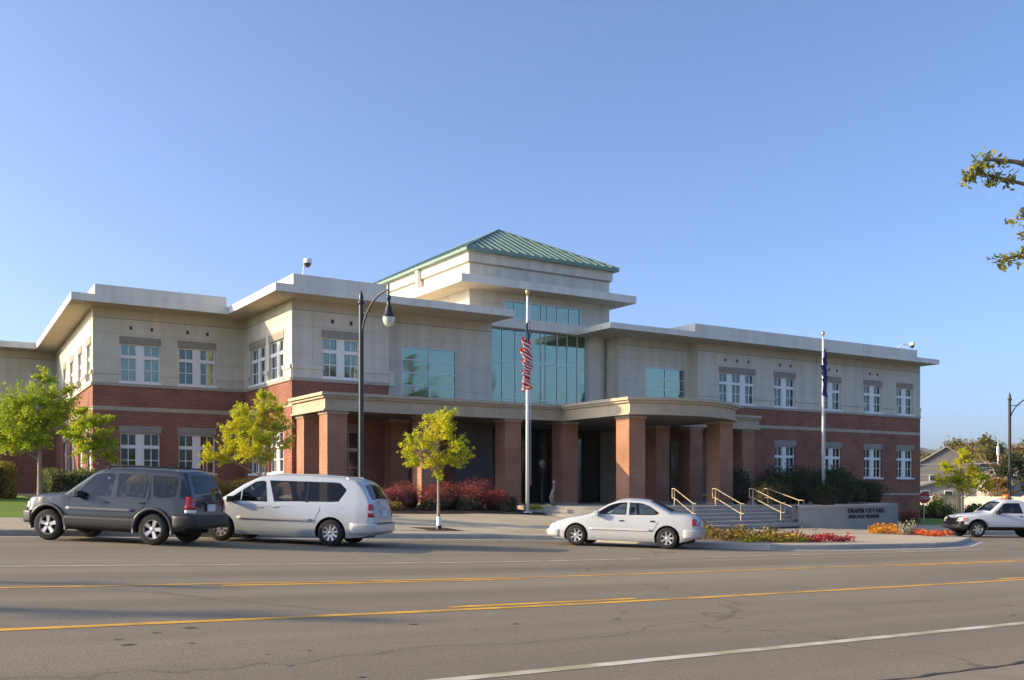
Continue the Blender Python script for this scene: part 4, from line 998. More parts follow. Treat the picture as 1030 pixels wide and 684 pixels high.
flowers([(34.5,25.0),(35.1,24.7),(35.6,25.4),(35.1,25.7)], 420, None, 'silvery grey tuft between the orange and the scarlet flowers', 7, .65, M['fl_grey'])
flowers([(34.2,23.6),(34.9,22.9),(36.2,25.2),(36.2,26.0),(35.1,24.9)], 1300, None, 'scarlet flowers at the kerb in front of the white pickup', 8, .26, M['fl_orr'])

# ------------------------------------------------------------------ vehicles
def paint_mat(name, col, metal=.0, rough=.32, dust=.06):
    m = mat(name, col, rough, metal, .5); n, l, b = nodes(m)
    b.inputs['Coat Weight'].default_value = .6; b.inputs['Coat Roughness'].default_value = .06
    geo = n.new('ShaderNodeTexCoord'); t = n.new('ShaderNodeTexNoise'); t.inputs['Scale'].default_value = 2.2; t.inputs['Detail'].default_value = 5; l.new(geo.outputs['Object'], t.inputs['Vector'])
    mr = n.new('ShaderNodeMapRange'); mr.inputs[1].default_value = .35; mr.inputs[2].default_value = .75; l.new(t.outputs['Fac'], mr.inputs[0])
    # road dust on the lower body
    sp = n.new('ShaderNodeSeparateXYZ'); l.new(geo.outputs['Object'], sp.inputs[0]); m2 = n.new('ShaderNodeMapRange'); m2.inputs[1].default_value = .2; m2.inputs[2].default_value = .75; m2.inputs[3].default_value = dust*5; m2.inputs[4].default_value = dust*.4; l.new(sp.outputs[2], m2.inputs[0])
    mu = n.new('ShaderNodeMath'); mu.operation = 'MULTIPLY'; l.new(m2.outputs[0], mu.inputs[0]); l.new(t.outputs['Fac'], mu.inputs[1])
    mx = n.new('ShaderNodeMix'); mx.data_type = 'RGBA'; l.new(mu.outputs[0], mx.inputs[0]); mx.inputs[6].default_value = (*col, 1); mx.inputs[7].default_value = (.22,.18,.14,1); l.new(mx.outputs[2], b.inputs['Base Color'])
    return m
M['suv'] = paint_mat('charcoal_paint', (.024,.028,.034), .2, .3, .03)
M['suv_clad'] = mat('grey_plastic', (.024,.026,.028), .5)
M['van'] = paint_mat('champagne_silver_paint', (.53,.55,.555), .25, .3, .02)
M['sedan'] = paint_mat('white_paint', (.45,.465,.475), .0, .3, .02)
M['truck'] = paint_mat('truck_white_paint', (.52,.54,.56), .0, .3, .03)
M['tyre'] = noise_mat('tyre_rubber', (.018,.018,.018), (.03,.028,.026), 20, .85)
M['rim'] = mat('alloy', (.62,.61,.58), .3, .75)
def car_glass(name, tint):
    m = bpy.data.materials.new(name); m.use_nodes = True; n = m.node_tree.nodes; l = m.node_tree.links; n.clear()
    o = n.new('ShaderNodeOutputMaterial'); t = n.new('ShaderNodeBsdfTransparent'); t.inputs[0].default_value = (*tint, 1); g = n.new('ShaderNodeBsdfGlossy'); g.inputs['Roughness'].default_value = .02
    f = n.new('ShaderNodeFresnel'); f.inputs[0].default_value = 1.5; x = n.new('ShaderNodeMixShader'); l.new(f.outputs[0], x.inputs[0]); l.new(t.outputs[0], x.inputs[1]); l.new(g.outputs[0], x.inputs[2]); l.new(x.outputs[0], o.inputs[0]); return m
M['carglass'] = car_glass('tinted_glass', (.22,.25,.27))
M['carglass_clear'] = car_glass('side_glass', (.70,.78,.78))
M['well'] = mat('wheel_well', (.008,.008,.008), 1)
M['red_lens'] = mat('red_lens', (.38,.01,.012), .12, 0, .8)
M['amber'] = mat('amber_lens', (.75,.16,.015), .15, 0, .7)
M['clear_lens'] = mat('clear_lens', (.62,.62,.60), .1, .2, .8)
M['chrome'] = mat('chrome', (.7,.7,.7), .12, 1)
M['plate'] = mat('licence_plate', (.62,.66,.72), .5)
M['seam'] = mat('door_gap', (.01,.01,.01), .9)
M['interior'] = mat('cabin', (.05,.047,.044), .9)
M['seat'] = mat('seat_cloth', (.10,.095,.09), .95)
def smooth_tab(tab, x, w=.05): return sum(interp(tab, x+d) for d in (-w, -w/2, 0, w/2, w))/5
class Car:
    def __init__(s, name, label, cat, W_, top, belt, bot, plan, wheels, R, paint, tum=.26, crown=.05):
        s.W, s.top, s.belt, s.bot, s.plan, s.wh, s.R, s.tum, s.crown = W_, top, belt, bot, plan, wheels, R, tum, crown
        s.x0, s.x1 = top[0][0], top[-1][0]; s.paint = M[paint]
        s.root = empty(name, (0, 0, 0), label=label, cat=cat)
    def zt(s, x): return smooth_tab(s.top, x, .03)
    def zb(s, x): return interp(s.bot, x)
    def zbelt(s, x): return min(interp(s.belt, x), s.zt(x)-.05)
    def hw(s, x): return smooth_tab(s.plan, x, .04)*s.W/2
    def rel(s, z, zb, zl):
        t = (z-zb)/max(.01, zl-zb)
        return interp([(-.1,.90),(0,.93),(.12,.985),(.35,1.0),(.6,.995),(.82,.975),(1,.945)], t)
    def side(s, x, z):
        zb, zl, zt = s.zb(x), s.zbelt(x), s.zt(x); w = s.hw(x)
        if z <= zl: return w*s.rel(z, zb, zl)
        r = z-zl; y = w*.945 - .012 - s.tum*r; e = (zt-z)
        if e < .09: y -= .09*(1-math.sqrt(max(0, 1-((.09-max(0, e))/.09)**2)))*.8
        return y
    def solid(s, A, B, m):
        """closed block between two point grids of the same size"""
        mb = MB(); h, w = len(A), len(A[0]); mb.grid(A); mb.grid([r[::-1] for r in B])
        top = [A[0][j] for j in range(w)]; loops = [([A[0][j] for j in range(w)], [B[0][j] for j in range(w)]), ([A[-1][j] for j in range(w)], [B[-1][j] for j in range(w)]), ([A[i][0] for i in range(h)], [B[i][0] for i in range(h)]), ([A[i][-1] for i in range(h)], [B[i][-1] for i in range(h)])]
        for P, Q in loops: mb.grid([P, Q])
        return mb.build('cutter', [m], recalc=True)
    def cutters(s, cab, sides, tops):
        out = []
        xa, xb = cab; rows = []
        X = [xa+(xb-xa)*k/24 for k in range(25)]
        mb = MB(); ring_ = []
        for x in X:
            zl = s.zbelt(x); z0 = zl-.32; z1 = max(z0+.06, s.zt(x)-.055); r = []
            for k in range(7): z = z0+(z1-z0)*k/6; r.append((x, max(.1, s.side(x, z)-.065), z))
            ring_.append(r + [(x, -p[1], p[2]) for p in reversed(r)])
        n = len(ring_[0])
        for r in ring_: mb.v += r
        for i in range(len(ring_)-1):
            for j in range(n): k = (j+1) % n; mb.f.append((i*n+j, i*n+k, (i+1)*n+k, (i+1)*n+j)); mb.m.append(0)
        mb.f.append(tuple(range(n))); mb.m.append(0); mb.f.append(tuple((len(ring_)-1)*n+k for k in reversed(range(n)))); mb.m.append(0)
        out.append(mb.build('cutter', [M['interior']], recalc=True))
        for poly in sides:
            xs_ = [p[0] for p in poly]; a, b = min(xs_), max(xs_)
            def span(x):
                zz = []
                for (x1, z1), (x2, z2) in zip(poly, poly[1:]+poly[:1]):
                    if abs(x1-x2) < 1e-6:
                        if abs(x-x1) < 1e-4: zz += [z1, z2]
                    elif min(x1, x2)-1e-6 <= x <= max(x1, x2)+1e-6: zz.append(z1+(z2-z1)*(x-x1)/(x2-x1))
                return min(zz), max(zz)
            X = sorted(set([a+.004+(b-a-.008)*k/12 for k in range(13)]))
            for sg in (1, -1):
                A = []; B = []
                for x in X:
                    z0, z1 = span(x); z1 = max(z1, z0+.01)
                    A.append([(x, sg*(s.side(x, z0+(z1-z0)*k/3)+.05), z0+(z1-z0)*k/3) for k in range(4)]); B.append([(x, sg*(s.side(x, z0+(z1-z0)*k/3)-.13), z0+(z1-z0)*k/3) for k in range(4)])
                out.append(s.solid(A, B, M['black']))
        for (x0, x1, f, fz) in tops:
            A = []; B = []
            for k in range(11):
                x = x0+(x1-x0)*k/10; zt = s.zt(x); y0 = s.side(x, zt); yt = y0*(f+(fz-f)*k/10); dz = (s.zt(x+.02)-s.zt(x-.02))/.04; L = math.hypot(1, dz)
                for G, o_ in ((A, .06), (B, -.13)): G.append([(x-dz/L*o_, yt*t, zt+s.crown*(1-(yt*t/max(y0, .01))**2)+o_/L) for t in (-1, -.5, 0, .5, 1)])
            out.append(s.solid(A, B, M['black']))
        return out
    def cabin(s, rows):
        for (x, z, n) in rows:
            for y in ((-.36, .36) if n == 2 else (-.45, 0, .45)):
                mb = MB(); w = .23 if n == 2 else .2
                T = Matrix.Translation((x, y, z)) @ Matrix.Rotation(rad(-14), 4, 'Y'); mb.box(-.06, .06, -w, w, -.45, .12, M=T); mb.box(-.045, .045, -.12, .12, .17, .34, M=T); mb.box(-.012, .012, -.06, .06, .1, .2, M=T)
                mb.build('seat', M['seat'], s.root, bevel=.02)
    def body(s, nst=110, cab=None, sides=(), tops=()):
        xs = [s.x0+(s.x1-s.x0)*k/nst for k in range(nst+1)]; xs[0] += .001; xs[-1] -= .001
        mb = MB(); rows = []
        for x in xs:
            zb, zl, zt = s.zb(x), s.zbelt(x), s.zt(x); half = []
            for t in (0, .03, .08, .16, .28, .42, .56, .7, .84, .95, 1): z = zb+(zl-zb)*t; half.append((s.side(x, z), z))
            zs = zt-.085 if zt-.085 > zl+.01 else zl+(zt-zl)*.3
            for t in (.04, .35, .7, 1): z = zl+(zs-zl)*t; half.append((s.side(x, z), z))
            for e in (.055, .03, .012, 0): z = zt-e if zt-.085 > zl+.01 else zs+(zt-zs)*(1-e/.06); half.append((s.side(x, z), z))
            yt = half[-1][0]
            for f in (.85, .6, .3, 0): half.append((yt*f, zt+s.crown*(1-f*f)))
            row = [(x, 0, zb)] + [(x, y, z) for y, z in half] + [(x, -y, z) for y, z in reversed(half[:-1])]
            rows.append(row)
        base = 0; n = len(rows[0])
        for r in rows: mb.v += r
        for i in range(len(rows)-1):
            for j in range(n):
                k = (j+1) % n; mb.f.append((i*n+j, i*n+k, (i+1)*n+k, (i+1)*n+j)); mb.m.append(0)
        mb.f.append(tuple(range(n))); mb.m.append(0); mb.f.append(tuple((len(rows)-1)*n+k for k in reversed(range(n)))); mb.m.append(0)
        o = mb.build('body', [s.paint, M['well']], s.root, recalc=True)
        cu = MB()
        for (wx, wr) in s.wh:
            for sg in (-1, 1):
                cu.lathe([(s.R+wr, sg*(s.W/2+.15)), (s.R+wr, sg*(s.W/2-.34))], (wx, 0, s.R), 36, axis='y', close=True)
        c = cu.build('cutter', [M['well']], recalc=True)
        cs = [c] + (s.cutters(cab, sides, tops) if cab else [])
        for c_ in cs: md = o.modifiers.new('cut', 'BOOLEAN'); md.operation = 'DIFFERENCE'; md.object = c_; md.solver = 'EXACT'; md.material_mode = 'TRANSFER'
        dg = bpy.context.evaluated_depsgraph_get(); dg.update(); me = bpy.data.meshes.new_from_object(o.evaluated_get(dg))
        o.modifiers.clear(); o.data = me
        for c_ in cs: bpy.data.objects.remove(c_)
        me.name = 'body'; me.shade_smooth(); me.set_sharp_from_angle(angle=rad(33)); s.bodyo = o
    def sidepatch(s, name, poly, m, off=.006, nx=16, nz=4, sides=(1, -1), parent=None, thick=0):
        """poly: (x,z) outline, x monotone top and bottom; laid on the body side"""
        out = []
        xs_ = [p[0] for p in poly]; a, b = min(xs_), max(xs_)
        def span(x):
            zz = []
            for (x1, z1), (x2, z2) in zip(poly, poly[1:]+poly[:1]):
                if abs(x1-x2) < 1e-6:
                    if abs(x-x1) < 1e-4: zz += [z1, z2]
                elif min(x1, x2)-1e-6 <= x <= max(x1, x2)+1e-6: zz.append(z1+(z2-z1)*(x-x1)/(x2-x1))
            return min(zz), max(zz)
        X = sorted(set([a+(b-a)*k/nx for k in range(nx+1)] + [p[0] for p in poly]))
        for sg in sides:
            mb = MB(); rows = []
            for x in X:
                z0, z1 = span(x); rows.append([(x, sg*(s.side(x, z0+(z1-z0)*k/nz)+off), z0+(z1-z0)*k/nz) for k in range(nz+1)])
            if sg > 0: rows = rows[::-1]
            mb.grid(rows); o = mb.build(name, m, parent or s.root, smooth=True)
            if thick: sm = o.modifiers.new('t', 'SOLIDIFY'); sm.thickness = thick; sm.offset = -1
            out.append(o)
        return out
    def toppatch(s, name, x0, x1, f, m, off=.01, n=14, fz=None, parent=None):
        mb = MB(); rows = []
        if x1 > x0: x0, x1, f, fz = x1, x0, (fz or f), f
        for k in range(n+1):
            x = x0+(x1-x0)*k/n; zt = s.zt(x); yt = s.side(x, zt)*(f if not fz else f+(fz-f)*k/n); dz = (s.zt(x+.02)-s.zt(x-.02))/.04; L = math.hypot(1, dz)
            y0 = s.side(x, zt)
            rows.append([(x - dz/L*off, yt*t, zt+s.crown*(1-(yt*t/max(y0, .01))**2)+off/L) for t in (-1, -.8, -.5, -.2, .2, .5, .8, 1)])
        mb.grid(rows); return mb.build(name, m, parent or s.root, smooth=True)
    def xend(s, z, rear=True):
        xs = [s.x0+(s.x1-s.x0)*k/400 for k in range(401)]
        ok = [x for x in xs if s.zb(x) <= z <= s.zt(x)]
        return (max(ok) if not rear else min(ok))
    def wrap(s, name, z0, z1, xf, rear, m, off=.02, ycut=None, nz=5, parent=None, thick=.02, side=None, ymin=None):
        """band round one end from side station xf; ymin/ycut limit it to part of the end"""
        mb = MB(); rows = []
        sg = -1 if rear else 1
        for k in range(nz+1):
            z = z0+(z1-z0)*k/nz; xe = s.xend(z, rear)+sg*off
            pts = []
            for t in (0, .2, .4, .6, .8, .92, 1):
                x = xf+(xe-sg*off-xf)*t; pts.append((xf+(xe-xf)*t, s.side(x, z)+off*min(1, t*4)-(.03 if t == 0 else 0)))
            yw = pts[-1][1]; pts[-1] = (xe-sg*.015, yw)
            pts.append((xe, yw-.02))
            lim = 0 if ymin is None else ymin
            for t in (.8, .6, .4, .2, 0):
                y = lim+(yw-.05-lim)*t; pts.append((xe+sg*.0, y))
            if ymin is None: row = [(x, y, z) for x, y in pts] + [(x, -y, z) for x, y in reversed(pts[:-1])]; rows.append(row)
            else: rows.append([(x, y*(side or 1), z) for x, y in pts])
        mb.grid(rows); o = mb.build(name, m, parent or s.root, smooth=True, angle=50)
        sm = o.modifiers.new('t', 'SOLIDIFY'); sm.thickness = thick; sm.offset = 0
        return o
    def wheel(s, x, side_, spokes=5, rim='rim', tw=.21):
        R = s.R; y = side_*(s.W/2-.115); r = empty_mesh = MB()
        k = side_
        r.lathe([(R*.62, -tw/2), (R*.86, -tw/2), (R*.97, -tw*.40), (R, -tw*.22), (R, tw*.22), (R*.97, tw*.40), (R*.86, tw/2), (R*.62, tw/2), (R*.60, 0), (R*.62, -tw/2)], axis='y', seg=36)
        w = r.build('wheel', M['tyre'], s.root, smooth=True, angle=50); w.location = (x, y, R); w.rotation_euler = (0, random.Random(x+side_).uniform(0, 1), 0)
        rm = MB(); d = k*tw*.36
        rm.lathe([(R*.63, k*tw*.46), (R*.60, k*tw*.47), (R*.56, k*tw*.36), (R*.56, k*tw*.1)], axis='y', seg=30)
        rm.lathe([(0, d+k*.02), (R*.10, d+k*.015), (R*.15, d)], axis='y', seg=14)
        for q in range(spokes):
            a = 2*PI*q/spokes; wd0, wd1 = R*.12, R*(.13 if spokes <= 6 else .085)
            ca, sa = math.cos(a), math.sin(a)
            def P(rr, ww, dd): return (ca*rr-sa*ww, dd, sa*rr+ca*ww)
            r0, r1 = R*.05, R*.60
            A = [P(r0, -wd0*.7, d), P(r1, -wd1, d+k*.01), P(r1, wd1, d+k*.01), P(r0, wd0*.7, d)]; B = [P(r0, -wd0*.9, d-k*.04), P(r1, -wd1*1.2, d-k*.04), P(r1, wd1*1.2, d-k*.04), P(r0, wd0*.9, d-k*.04)]
            rm.quad(*A); rm.quad(A[0], A[1], B[1], B[0]); rm.quad(A[3], A[2], B[2], B[3]); rm.quad(A[1], A[2], B[2], B[1])
        rm.build('rim', M[rim], w, smooth=True, angle=35)
        bk = MB(); bk.lathe([(0, k*tw*.04), (R*.6, k*tw*.04)], axis='y', seg=24); bk.build('dark_backing', M['well'], w)  # added dark backing disc, fills the gaps between the spokes
    def seam(s, pts, side_=(1, -1), w=.013):
        for sg in side_:
            mb = MB(); mb.tube([(x, sg*(s.side(x, z)+.001), z) for x, z in pts], w/2, 4); mb.build('door_gap', M['seam'], s.bodyo)
    def handle(s, x, z, m, L=.14):
        for sg in (1, -1):
            y = s.side(x, z); mb = MB(); mb.box(x-L/2, x+L/2, sg*y-.012, sg*y+.022 if sg > 0 else sg*y+.012, z-.018, z+.018) if sg > 0 else mb.box(x-L/2, x+L/2, -y-.022, -y+.012, z-.018, z+.018)
            mb.build('door_handle', m, s.root, bevel=.008)
    def mirror(s, x, z, m):
        for sg in (1, -1):
            y = s.side(x, z); mb = MB(); mb.box(x-.07, x+.06, sg*(y+.12)-.11, sg*(y+.12)+.11, z-.02, z+.13); mb.box(x-.03, x+.03, min(sg*y, sg*(y+.1)), max(sg*y, sg*(y+.1)), z, z+.04)
            mb.build('wing_mirror', m, s.root, bevel=.03)
    def place(s, rear, front):
        """rear, front: ground points under the left wheels"""
        a = Vector((*rear, 0)); b = Vector((*front, 0)); h = (b-a).normalized(); rt = Vector((h.y, -h.x, 0)); c = (a+b)/2 + rt*(s.W/2-.115)
        wxf, wxr = s.wh[0][0], s.wh[1][0]; mid = (wxf+wxr)/2; c = c - h*mid; hwb = (wxf-wxr)/2
        def g(p): return zroad(p.x, min(p.y, kerb(p.x)-.05))
        f_, r_, l_, q_ = c+h*(mid+hwb), c+h*(mid-hwb), c-rt*.8, c+rt*.8
        zf = (g(f_-rt*.8)+g(f_+rt*.8))/2; zr_ = (g(r_-rt*.8)+g(r_+rt*.8))/2; zl = (g(f_-rt*.8)+g(r_-rt*.8))/2; zq = (g(f_+rt*.8)+g(r_+rt*.8))/2
        X = Vector((h.x*2*hwb, h.y*2*hwb, zf-zr_)).normalized(); Yv = Vector((-rt.x*1.6, -rt.y*1.6, zl-zq)).normalized(); Z = X.cross(Yv).normalized(); Yv = Z.cross(X)
        Mx = Matrix((X, Yv, Z)).transposed().to_4x4(); Mx.translation = Vector((c.x, c.y, (zf+zr_)/2 - mid*X.z)); s.root.matrix_world = Mx

# --- charcoal SUV
c = Car('suv', 'charcoal grey SUV parked nose to the kerb, roof rack and tinted rear glass', 'SUV', 1.80,
    [(-2.24,.80),(-2.21,1.06),(-2.12,1.32),(-1.98,1.66),(-1.86,1.70),(-1.2,1.72),(-.4,1.725),(.05,1.70),(.28,1.60),(.64,1.34),(.92,1.12),(1.2,1.09),(1.6,1.05),(1.88,.99),(1.96,.90),(1.99,.74)],
    [(-2.24,1.06),(-1.5,1.05),(.6,1.01),(1.0,1.03),(2.2,.9)], [(-2.24,.46),(-2.0,.36),(-1.7,.30),(1.6,.30),(1.85,.34),(1.99,.42)],
    [(-2.24,.90),(-2.12,.955),(-1.8,.985),(-1,1),(1,1),(1.5,.985),(1.78,.94),(1.92,.85),(1.99,.76)], [(1.31,.075),(-1.31,.075)], .36, 'suv', tum=.19)
c.body(cab=(-2.0, .80), sides=[[(.66,1.07),(.22,1.56),(.04,1.59),(-.28,1.60),(-.26,1.07)], [(-.36,1.07),(-.36,1.60),(-1.08,1.595),(-1.14,1.4),(-1.10,1.07)], [(-1.26,1.12),(-1.22,1.57),(-1.30,1.59),(-1.80,1.57),(-1.86,1.42),(-1.80,1.10),(-1.40,1.08)]], tops=[(.86, .08, .89, .92), (-2.175, -2.01, .87, .85)])
c.cabin([(.05,1.02,2),(-.85,1.04,3)])
dk_ = M['carglass']
c.sidepatch('side_window', [(.66,1.07),(.22,1.56),(.04,1.59),(-.28,1.60),(-.26,1.07)], M['carglass_clear'], off=-.006)
c.sidepatch('side_window', [(-.36,1.07),(-.36,1.60),(-1.08,1.595),(-1.14,1.4),(-1.10,1.07)], M['carglass_clear'], off=-.006)
c.sidepatch('side_window', [(-1.26,1.12),(-1.22,1.57),(-1.30,1.59),(-1.80,1.57),(-1.86,1.42),(-1.80,1.10),(-1.40,1.08)], dk_, off=-.006)
c.toppatch('windscreen', .88, .06, .90, M['carglass_clear'], fz=.93, off=-.004)
c.toppatch('rear_window', -2.19, -1.995, .90, dk_, fz=.88, off=-.004)
c.sidepatch('corner_glass', [(-1.90,1.54),(-1.99,1.44),(-2.13,1.14),(-2.13,1.10),(-1.92,1.10)], dk_)
c.wrap('lower_cladding', .42, .70, -1.76, True, M['suv_clad'], off=.05, thick=.05)
c.wrap('lower_cladding', .40, .68, 1.70, False, M['suv_clad'], off=.045, thick=.05)
c.sidepatch('sill_cladding', [(.88,.31),(.90,.60),(-.90,.60),(-.88,.31)], M['suv_clad'], off=.02, thick=.02)
c.sidepatch('body_moulding', [(.84,.74),(.84,.80),(-.84,.80),(-.84,.74)], mat('grey_moulding', (.12,.125,.13), .4), off=.018, thick=.018)
for wx in (1.31, -1.31):
    for sg in (1, -1):
        mb = MB(); P = []
        for k in range(15):
            a = rad(-12+204*k/14); x = wx+math.cos(a)*.47; z = .36+math.sin(a)*.47; P.append((x, sg*(c.side(x, max(.35, z))+.005), z))
        mb.tube(P, .042, 8); mb.build('wheel_arch', mat('arch_grey', (.05,.053,.056), .45), c.root, smooth=True)
for sg in (1, -1):
    c.wrap('tail_light', .84, 1.13, -2.05, True, M['red_lens'], off=.014, ymin=.66, side=sg, thick=.01)
    c.wrap('reversing_light', .76, .835, -2.05, True, M['clear_lens'], off=.014, ymin=.66, side=sg, thick=.01)
    c.wrap('headlight', .74, .88, 1.80, False, M['clear_lens'], off=.012, ymin=.42, side=sg, thick=.01)
c.wrap('grille', .70, .86, 1.97, False, M['black'], off=.02, ymin=-.38, side=1, thick=.01)
MB().box(-2.30, -2.265, -.17, .17, .80, .96).build('number_plate', M['plate'], c.root)
MB().box(-2.28, -2.24, -.30, .30, .975, 1.02).build('plate_light', M['suv_clad'], c.root)
for sg in (1, -1): 
    rk = MB().tube([(.0, sg*.62, 1.69), (-.1, sg*.62, 1.785), (-1.7, sg*.62, 1.775), (-1.8, sg*.62, 1.69)], .02, 8).build('roof_rail', M['black'], c.root, smooth=True)
for x in (-.35, -1.35): MB().tube([(x, -.62, 1.80), (x, .62, 1.80)], .016, 6).build('roof_bar', M['black'], c.root, smooth=True)
c.seam([(.86,.62),(.80,1.0),(.66,1.04)]); c.seam([(-.31,.34),(-.31,1.05)]); c.seam([(-1.16,1.5),(-1.17,1.02),(-1.05,.84),(-.92,.7)]); c.seam([(-2.05,.75),(-2.03,1.15)])
c.handle(-.14, .93, M['black']); c.handle(-1.02, .95, M['black']); c.mirror(.52, 1.04, M['black'])
MB().tube([(-2.24, .3, 1.15), (-2.26, -.2, 1.2)], .012, 5).build('wiper', M['black'], c.root)
for x in (1.31, -1.31):
    for sg in (1, -1): c.wheel(x, sg, 5, tw=.23)
MB().box(-1.9, 1.9, -.62, .62, .26, .5).build('underbody', M['well'], c.root)
c.place((5.17, 23.35), (3.30, 25.05))

# --- silver minivan
c = Car('minivan', 'champagne silver minivan parked behind the charcoal SUV, rear corner towards us', 'minivan', 1.90,
    [(-2.52,.62),(-2.50,.95),(-2.42,1.15),(-2.20,1.52),(-2.02,1.65),(-1.7,1.70),(-.8,1.74),(.2,1.72),(.55,1.66),(.95,1.46),(1.45,1.12),(1.6,1.03),(1.9,.96),(2.2,.85),(2.36,.72),(2.42,.58)],
    [(-2.5,1.10),(-1.5,1.06),(0,1.0),(1.4,.98),(2.4,.7)], [(-2.52,.36),(-2.3,.26),(-1.9,.22),(1.8,.20),(2.2,.22),(2.42,.32)],
    [(-2.52,.88),(-2.40,.94),(-2.1,.98),(-1.4,1),(1,1),(1.6,.98),(2.05,.92),(2.3,.80),(2.42,.66)], [(1.455,.06),(-1.455,.06)], .335, 'van', tum=.22)
c.body(cab=(-2.2, 1.40), sides=[[(1.34,1.04),(.62,1.53),(.42,1.57),(.34,1.57),(.24,1.04)], [(.14,1.05),(.24,1.58),(-1.55,1.59),(-1.72,1.55),(-1.80,1.42),(-1.78,1.22),(-1.66,1.12),(-1.5,1.10),(-.6,1.08)]], tops=[(1.50, .64, .87, .91), (-2.41, -2.19, .85, .83)])
c.cabin([(.55,1.0,2),(-.45,1.02,2),(-1.45,1.04,3)])
c.sidepatch('side_window', [(1.34,1.04),(.62,1.53),(.42,1.57),(.34,1.57),(.24,1.04)], M['carglass_clear'], off=-.006, nx=20)
c.sidepatch('side_window', [(.14,1.05),(.24,1.58),(-1.55,1.59),(-1.72,1.55),(-1.80,1.42),(-1.78,1.22),(-1.66,1.12),(-1.5,1.10),(-.6,1.08)], dk_, off=-.006, nx=26)
c.toppatch('windscreen', 1.52, .62, .88, M['carglass_clear'], fz=.92, off=-.004)
for x0_ in (-.80,): c.sidepatch('window_divider', [(x0_-.03,1.07),(x0_-.03,1.59),(x0_+.03,1.59),(x0_+.03,1.07)], M['black'], off=.010, nx=1)
c.sidepatch('window_divider', [(.93,1.04),(.93,1.30),(.96,1.30),(.96,1.04)], M['van'], off=.010, nx=1)
c.toppatch('rear_window', -2.43, -2.17, .88, dk_, fz=.86, off=-.004)
c.wrap('bumper', .34, .60, -1.95, True, M['van'], off=.035, thick=.05)
c.wrap('bumper', .28, .52, 1.98, False, M['van'], off=.03, thick=.05)
c.sidepatch('body_moulding', [(1.0,.60),(1.0,.66),(-.98,.66),(-.98,.60)], mat('silver_moulding', (.40,.39,.37), .4), off=.016, thick=.016)
for sg in (1, -1):
    c.wrap('tail_light', .76, 1.08, -2.38, True, M['red_lens'], off=.012, ymin=.74, side=sg, thick=.01)
    c.wrap('headlight', .60, .80, 1.98, False, M['clear_lens'], off=.010, ymin=.45, side=sg, thick=.01)
    c.wrap('reversing_light', .86, .92, -2.39, True, M['clear_lens'], off=.017, ymin=.80, side=sg, thick=.01)
MB().box(-2.555, -2.52, -.18, .18, .78, .92).build('number_plate', M['plate'], c.root)
MB().box(-2.585, -2.545, -.62, .62, .585, .615).build('bumper_step', M['suv_clad'], c.root)
MB().tube([(-2.50, .35, 1.13), (-2.42, .0, 1.17), (-2.44, -.2, 1.16)], .012, 5).build('wiper', M['black'], c.root)
c.seam([(1.18,.30),(1.22,.96),(1.34,1.0)]); c.seam([(.19,.28),(.19,1.02)]); c.seam([(-1.03,.62),(-1.16,.9),(-1.17,1.05)]); c.seam([(.19,.93),(-1.8,.95)], w=.006)
c.handle(.42, .90, M['van']); c.handle(.02, .92, M['van']); c.mirror(1.18, 1.02, M['black'])
for sg in (1, -1): MB().tube([(.1, sg*.66, 1.70), (-.0, sg*.66, 1.755), (-1.7, sg*.66, 1.74), (-1.8, sg*.66, 1.68)], .016, 6).build('roof_rail', M['van'], c.root, smooth=True)
for x in (1.455, -1.455):
    for sg in (1, -1): c.wheel(x, sg, 9)
MB().box(-2.1, 2.0, -.66, .66, .2, .45).build('underbody', M['well'], c.root)
c.place((9.39, 23.07), (7.23, 25.04))

# --- white sedan
c = Car('sedan', 'white compact sedan parked alone in front of the entrance steps', 'sedan', 1.72,
    [(-2.14,.56),(-2.12,.80),(-2.05,.92),(-1.9,.955),(-1.62,.975),(-1.45,.985),(-1.15,1.14),(-.82,1.30),(-.6,1.345),(-.2,1.365),(.15,1.335),(.45,1.21),(.85,.97),(1.05,.90),(1.5,.82),(1.95,.70),(2.15,.60),(2.24,.48)],
    [(-2.14,.90),(-1.5,.93),(0,.885),(1,.86),(2.24,.55)], [(-2.14,.36),(-1.98,.27),(-1.7,.19),(1.7,.18),(2.0,.20),(2.24,.30)],
    [(-2.14,.84),(-2.04,.92),(-1.8,.97),(-1.2,1),(.9,1),(1.4,.985),(1.85,.93),(2.1,.82),(2.24,.64)], [(1.32,.055),(-1.32,.055)], .305, 'sedan', tum=.42)
c.body(cab=(-1.25, .82), sides=[[(.80,.93),(.36,1.20),(.10,1.27),(-.14,1.285),(-.14,.93)], [(-.20,.93),(-.20,1.285),(-.55,1.27),(-.78,1.20),(-.95,1.10),(-1.08,1.0),(-1.06,.955),(-.9,.94)]], tops=[(.90, .22, .86, .88), (-1.38, -.78, .86, .86)])
c.cabin([(-.02,.82,2),(-.85,.82,3)])
c.sidepatch('side_window', [(.80,.93),(.36,1.20),(.10,1.27),(-.14,1.285),(-.14,.93)], M['carglass_clear'], off=-.006, nx=20)
c.sidepatch('side_window', [(-.20,.93),(-.20,1.285),(-.55,1.27),(-.78,1.20),(-.95,1.10),(-1.08,1.0),(-1.06,.955),(-.9,.94)], M['carglass_clear'], off=-.006, nx=20)
c.toppatch('windscreen', .92, .20, .88, M['carglass_clear'], fz=.9, off=-.004)
c.toppatch('rear_window', -1.40, -.76, .88, dk_, fz=.88, off=-.004)
c.wrap('bumper', .32, .56, -1.76, True, M['sedan'], off=.025, thick=.04)
c.wrap('bumper', .26, .46, 1.80, False, M['sedan'], off=.025, thick=.04)
c.sidepatch('body_moulding', [(.92,.49),(.92,.535),(-.88,.535),(-.88,.49)], mat('white_moulding', (.55,.54,.52), .4), off=.013, thick=.012)
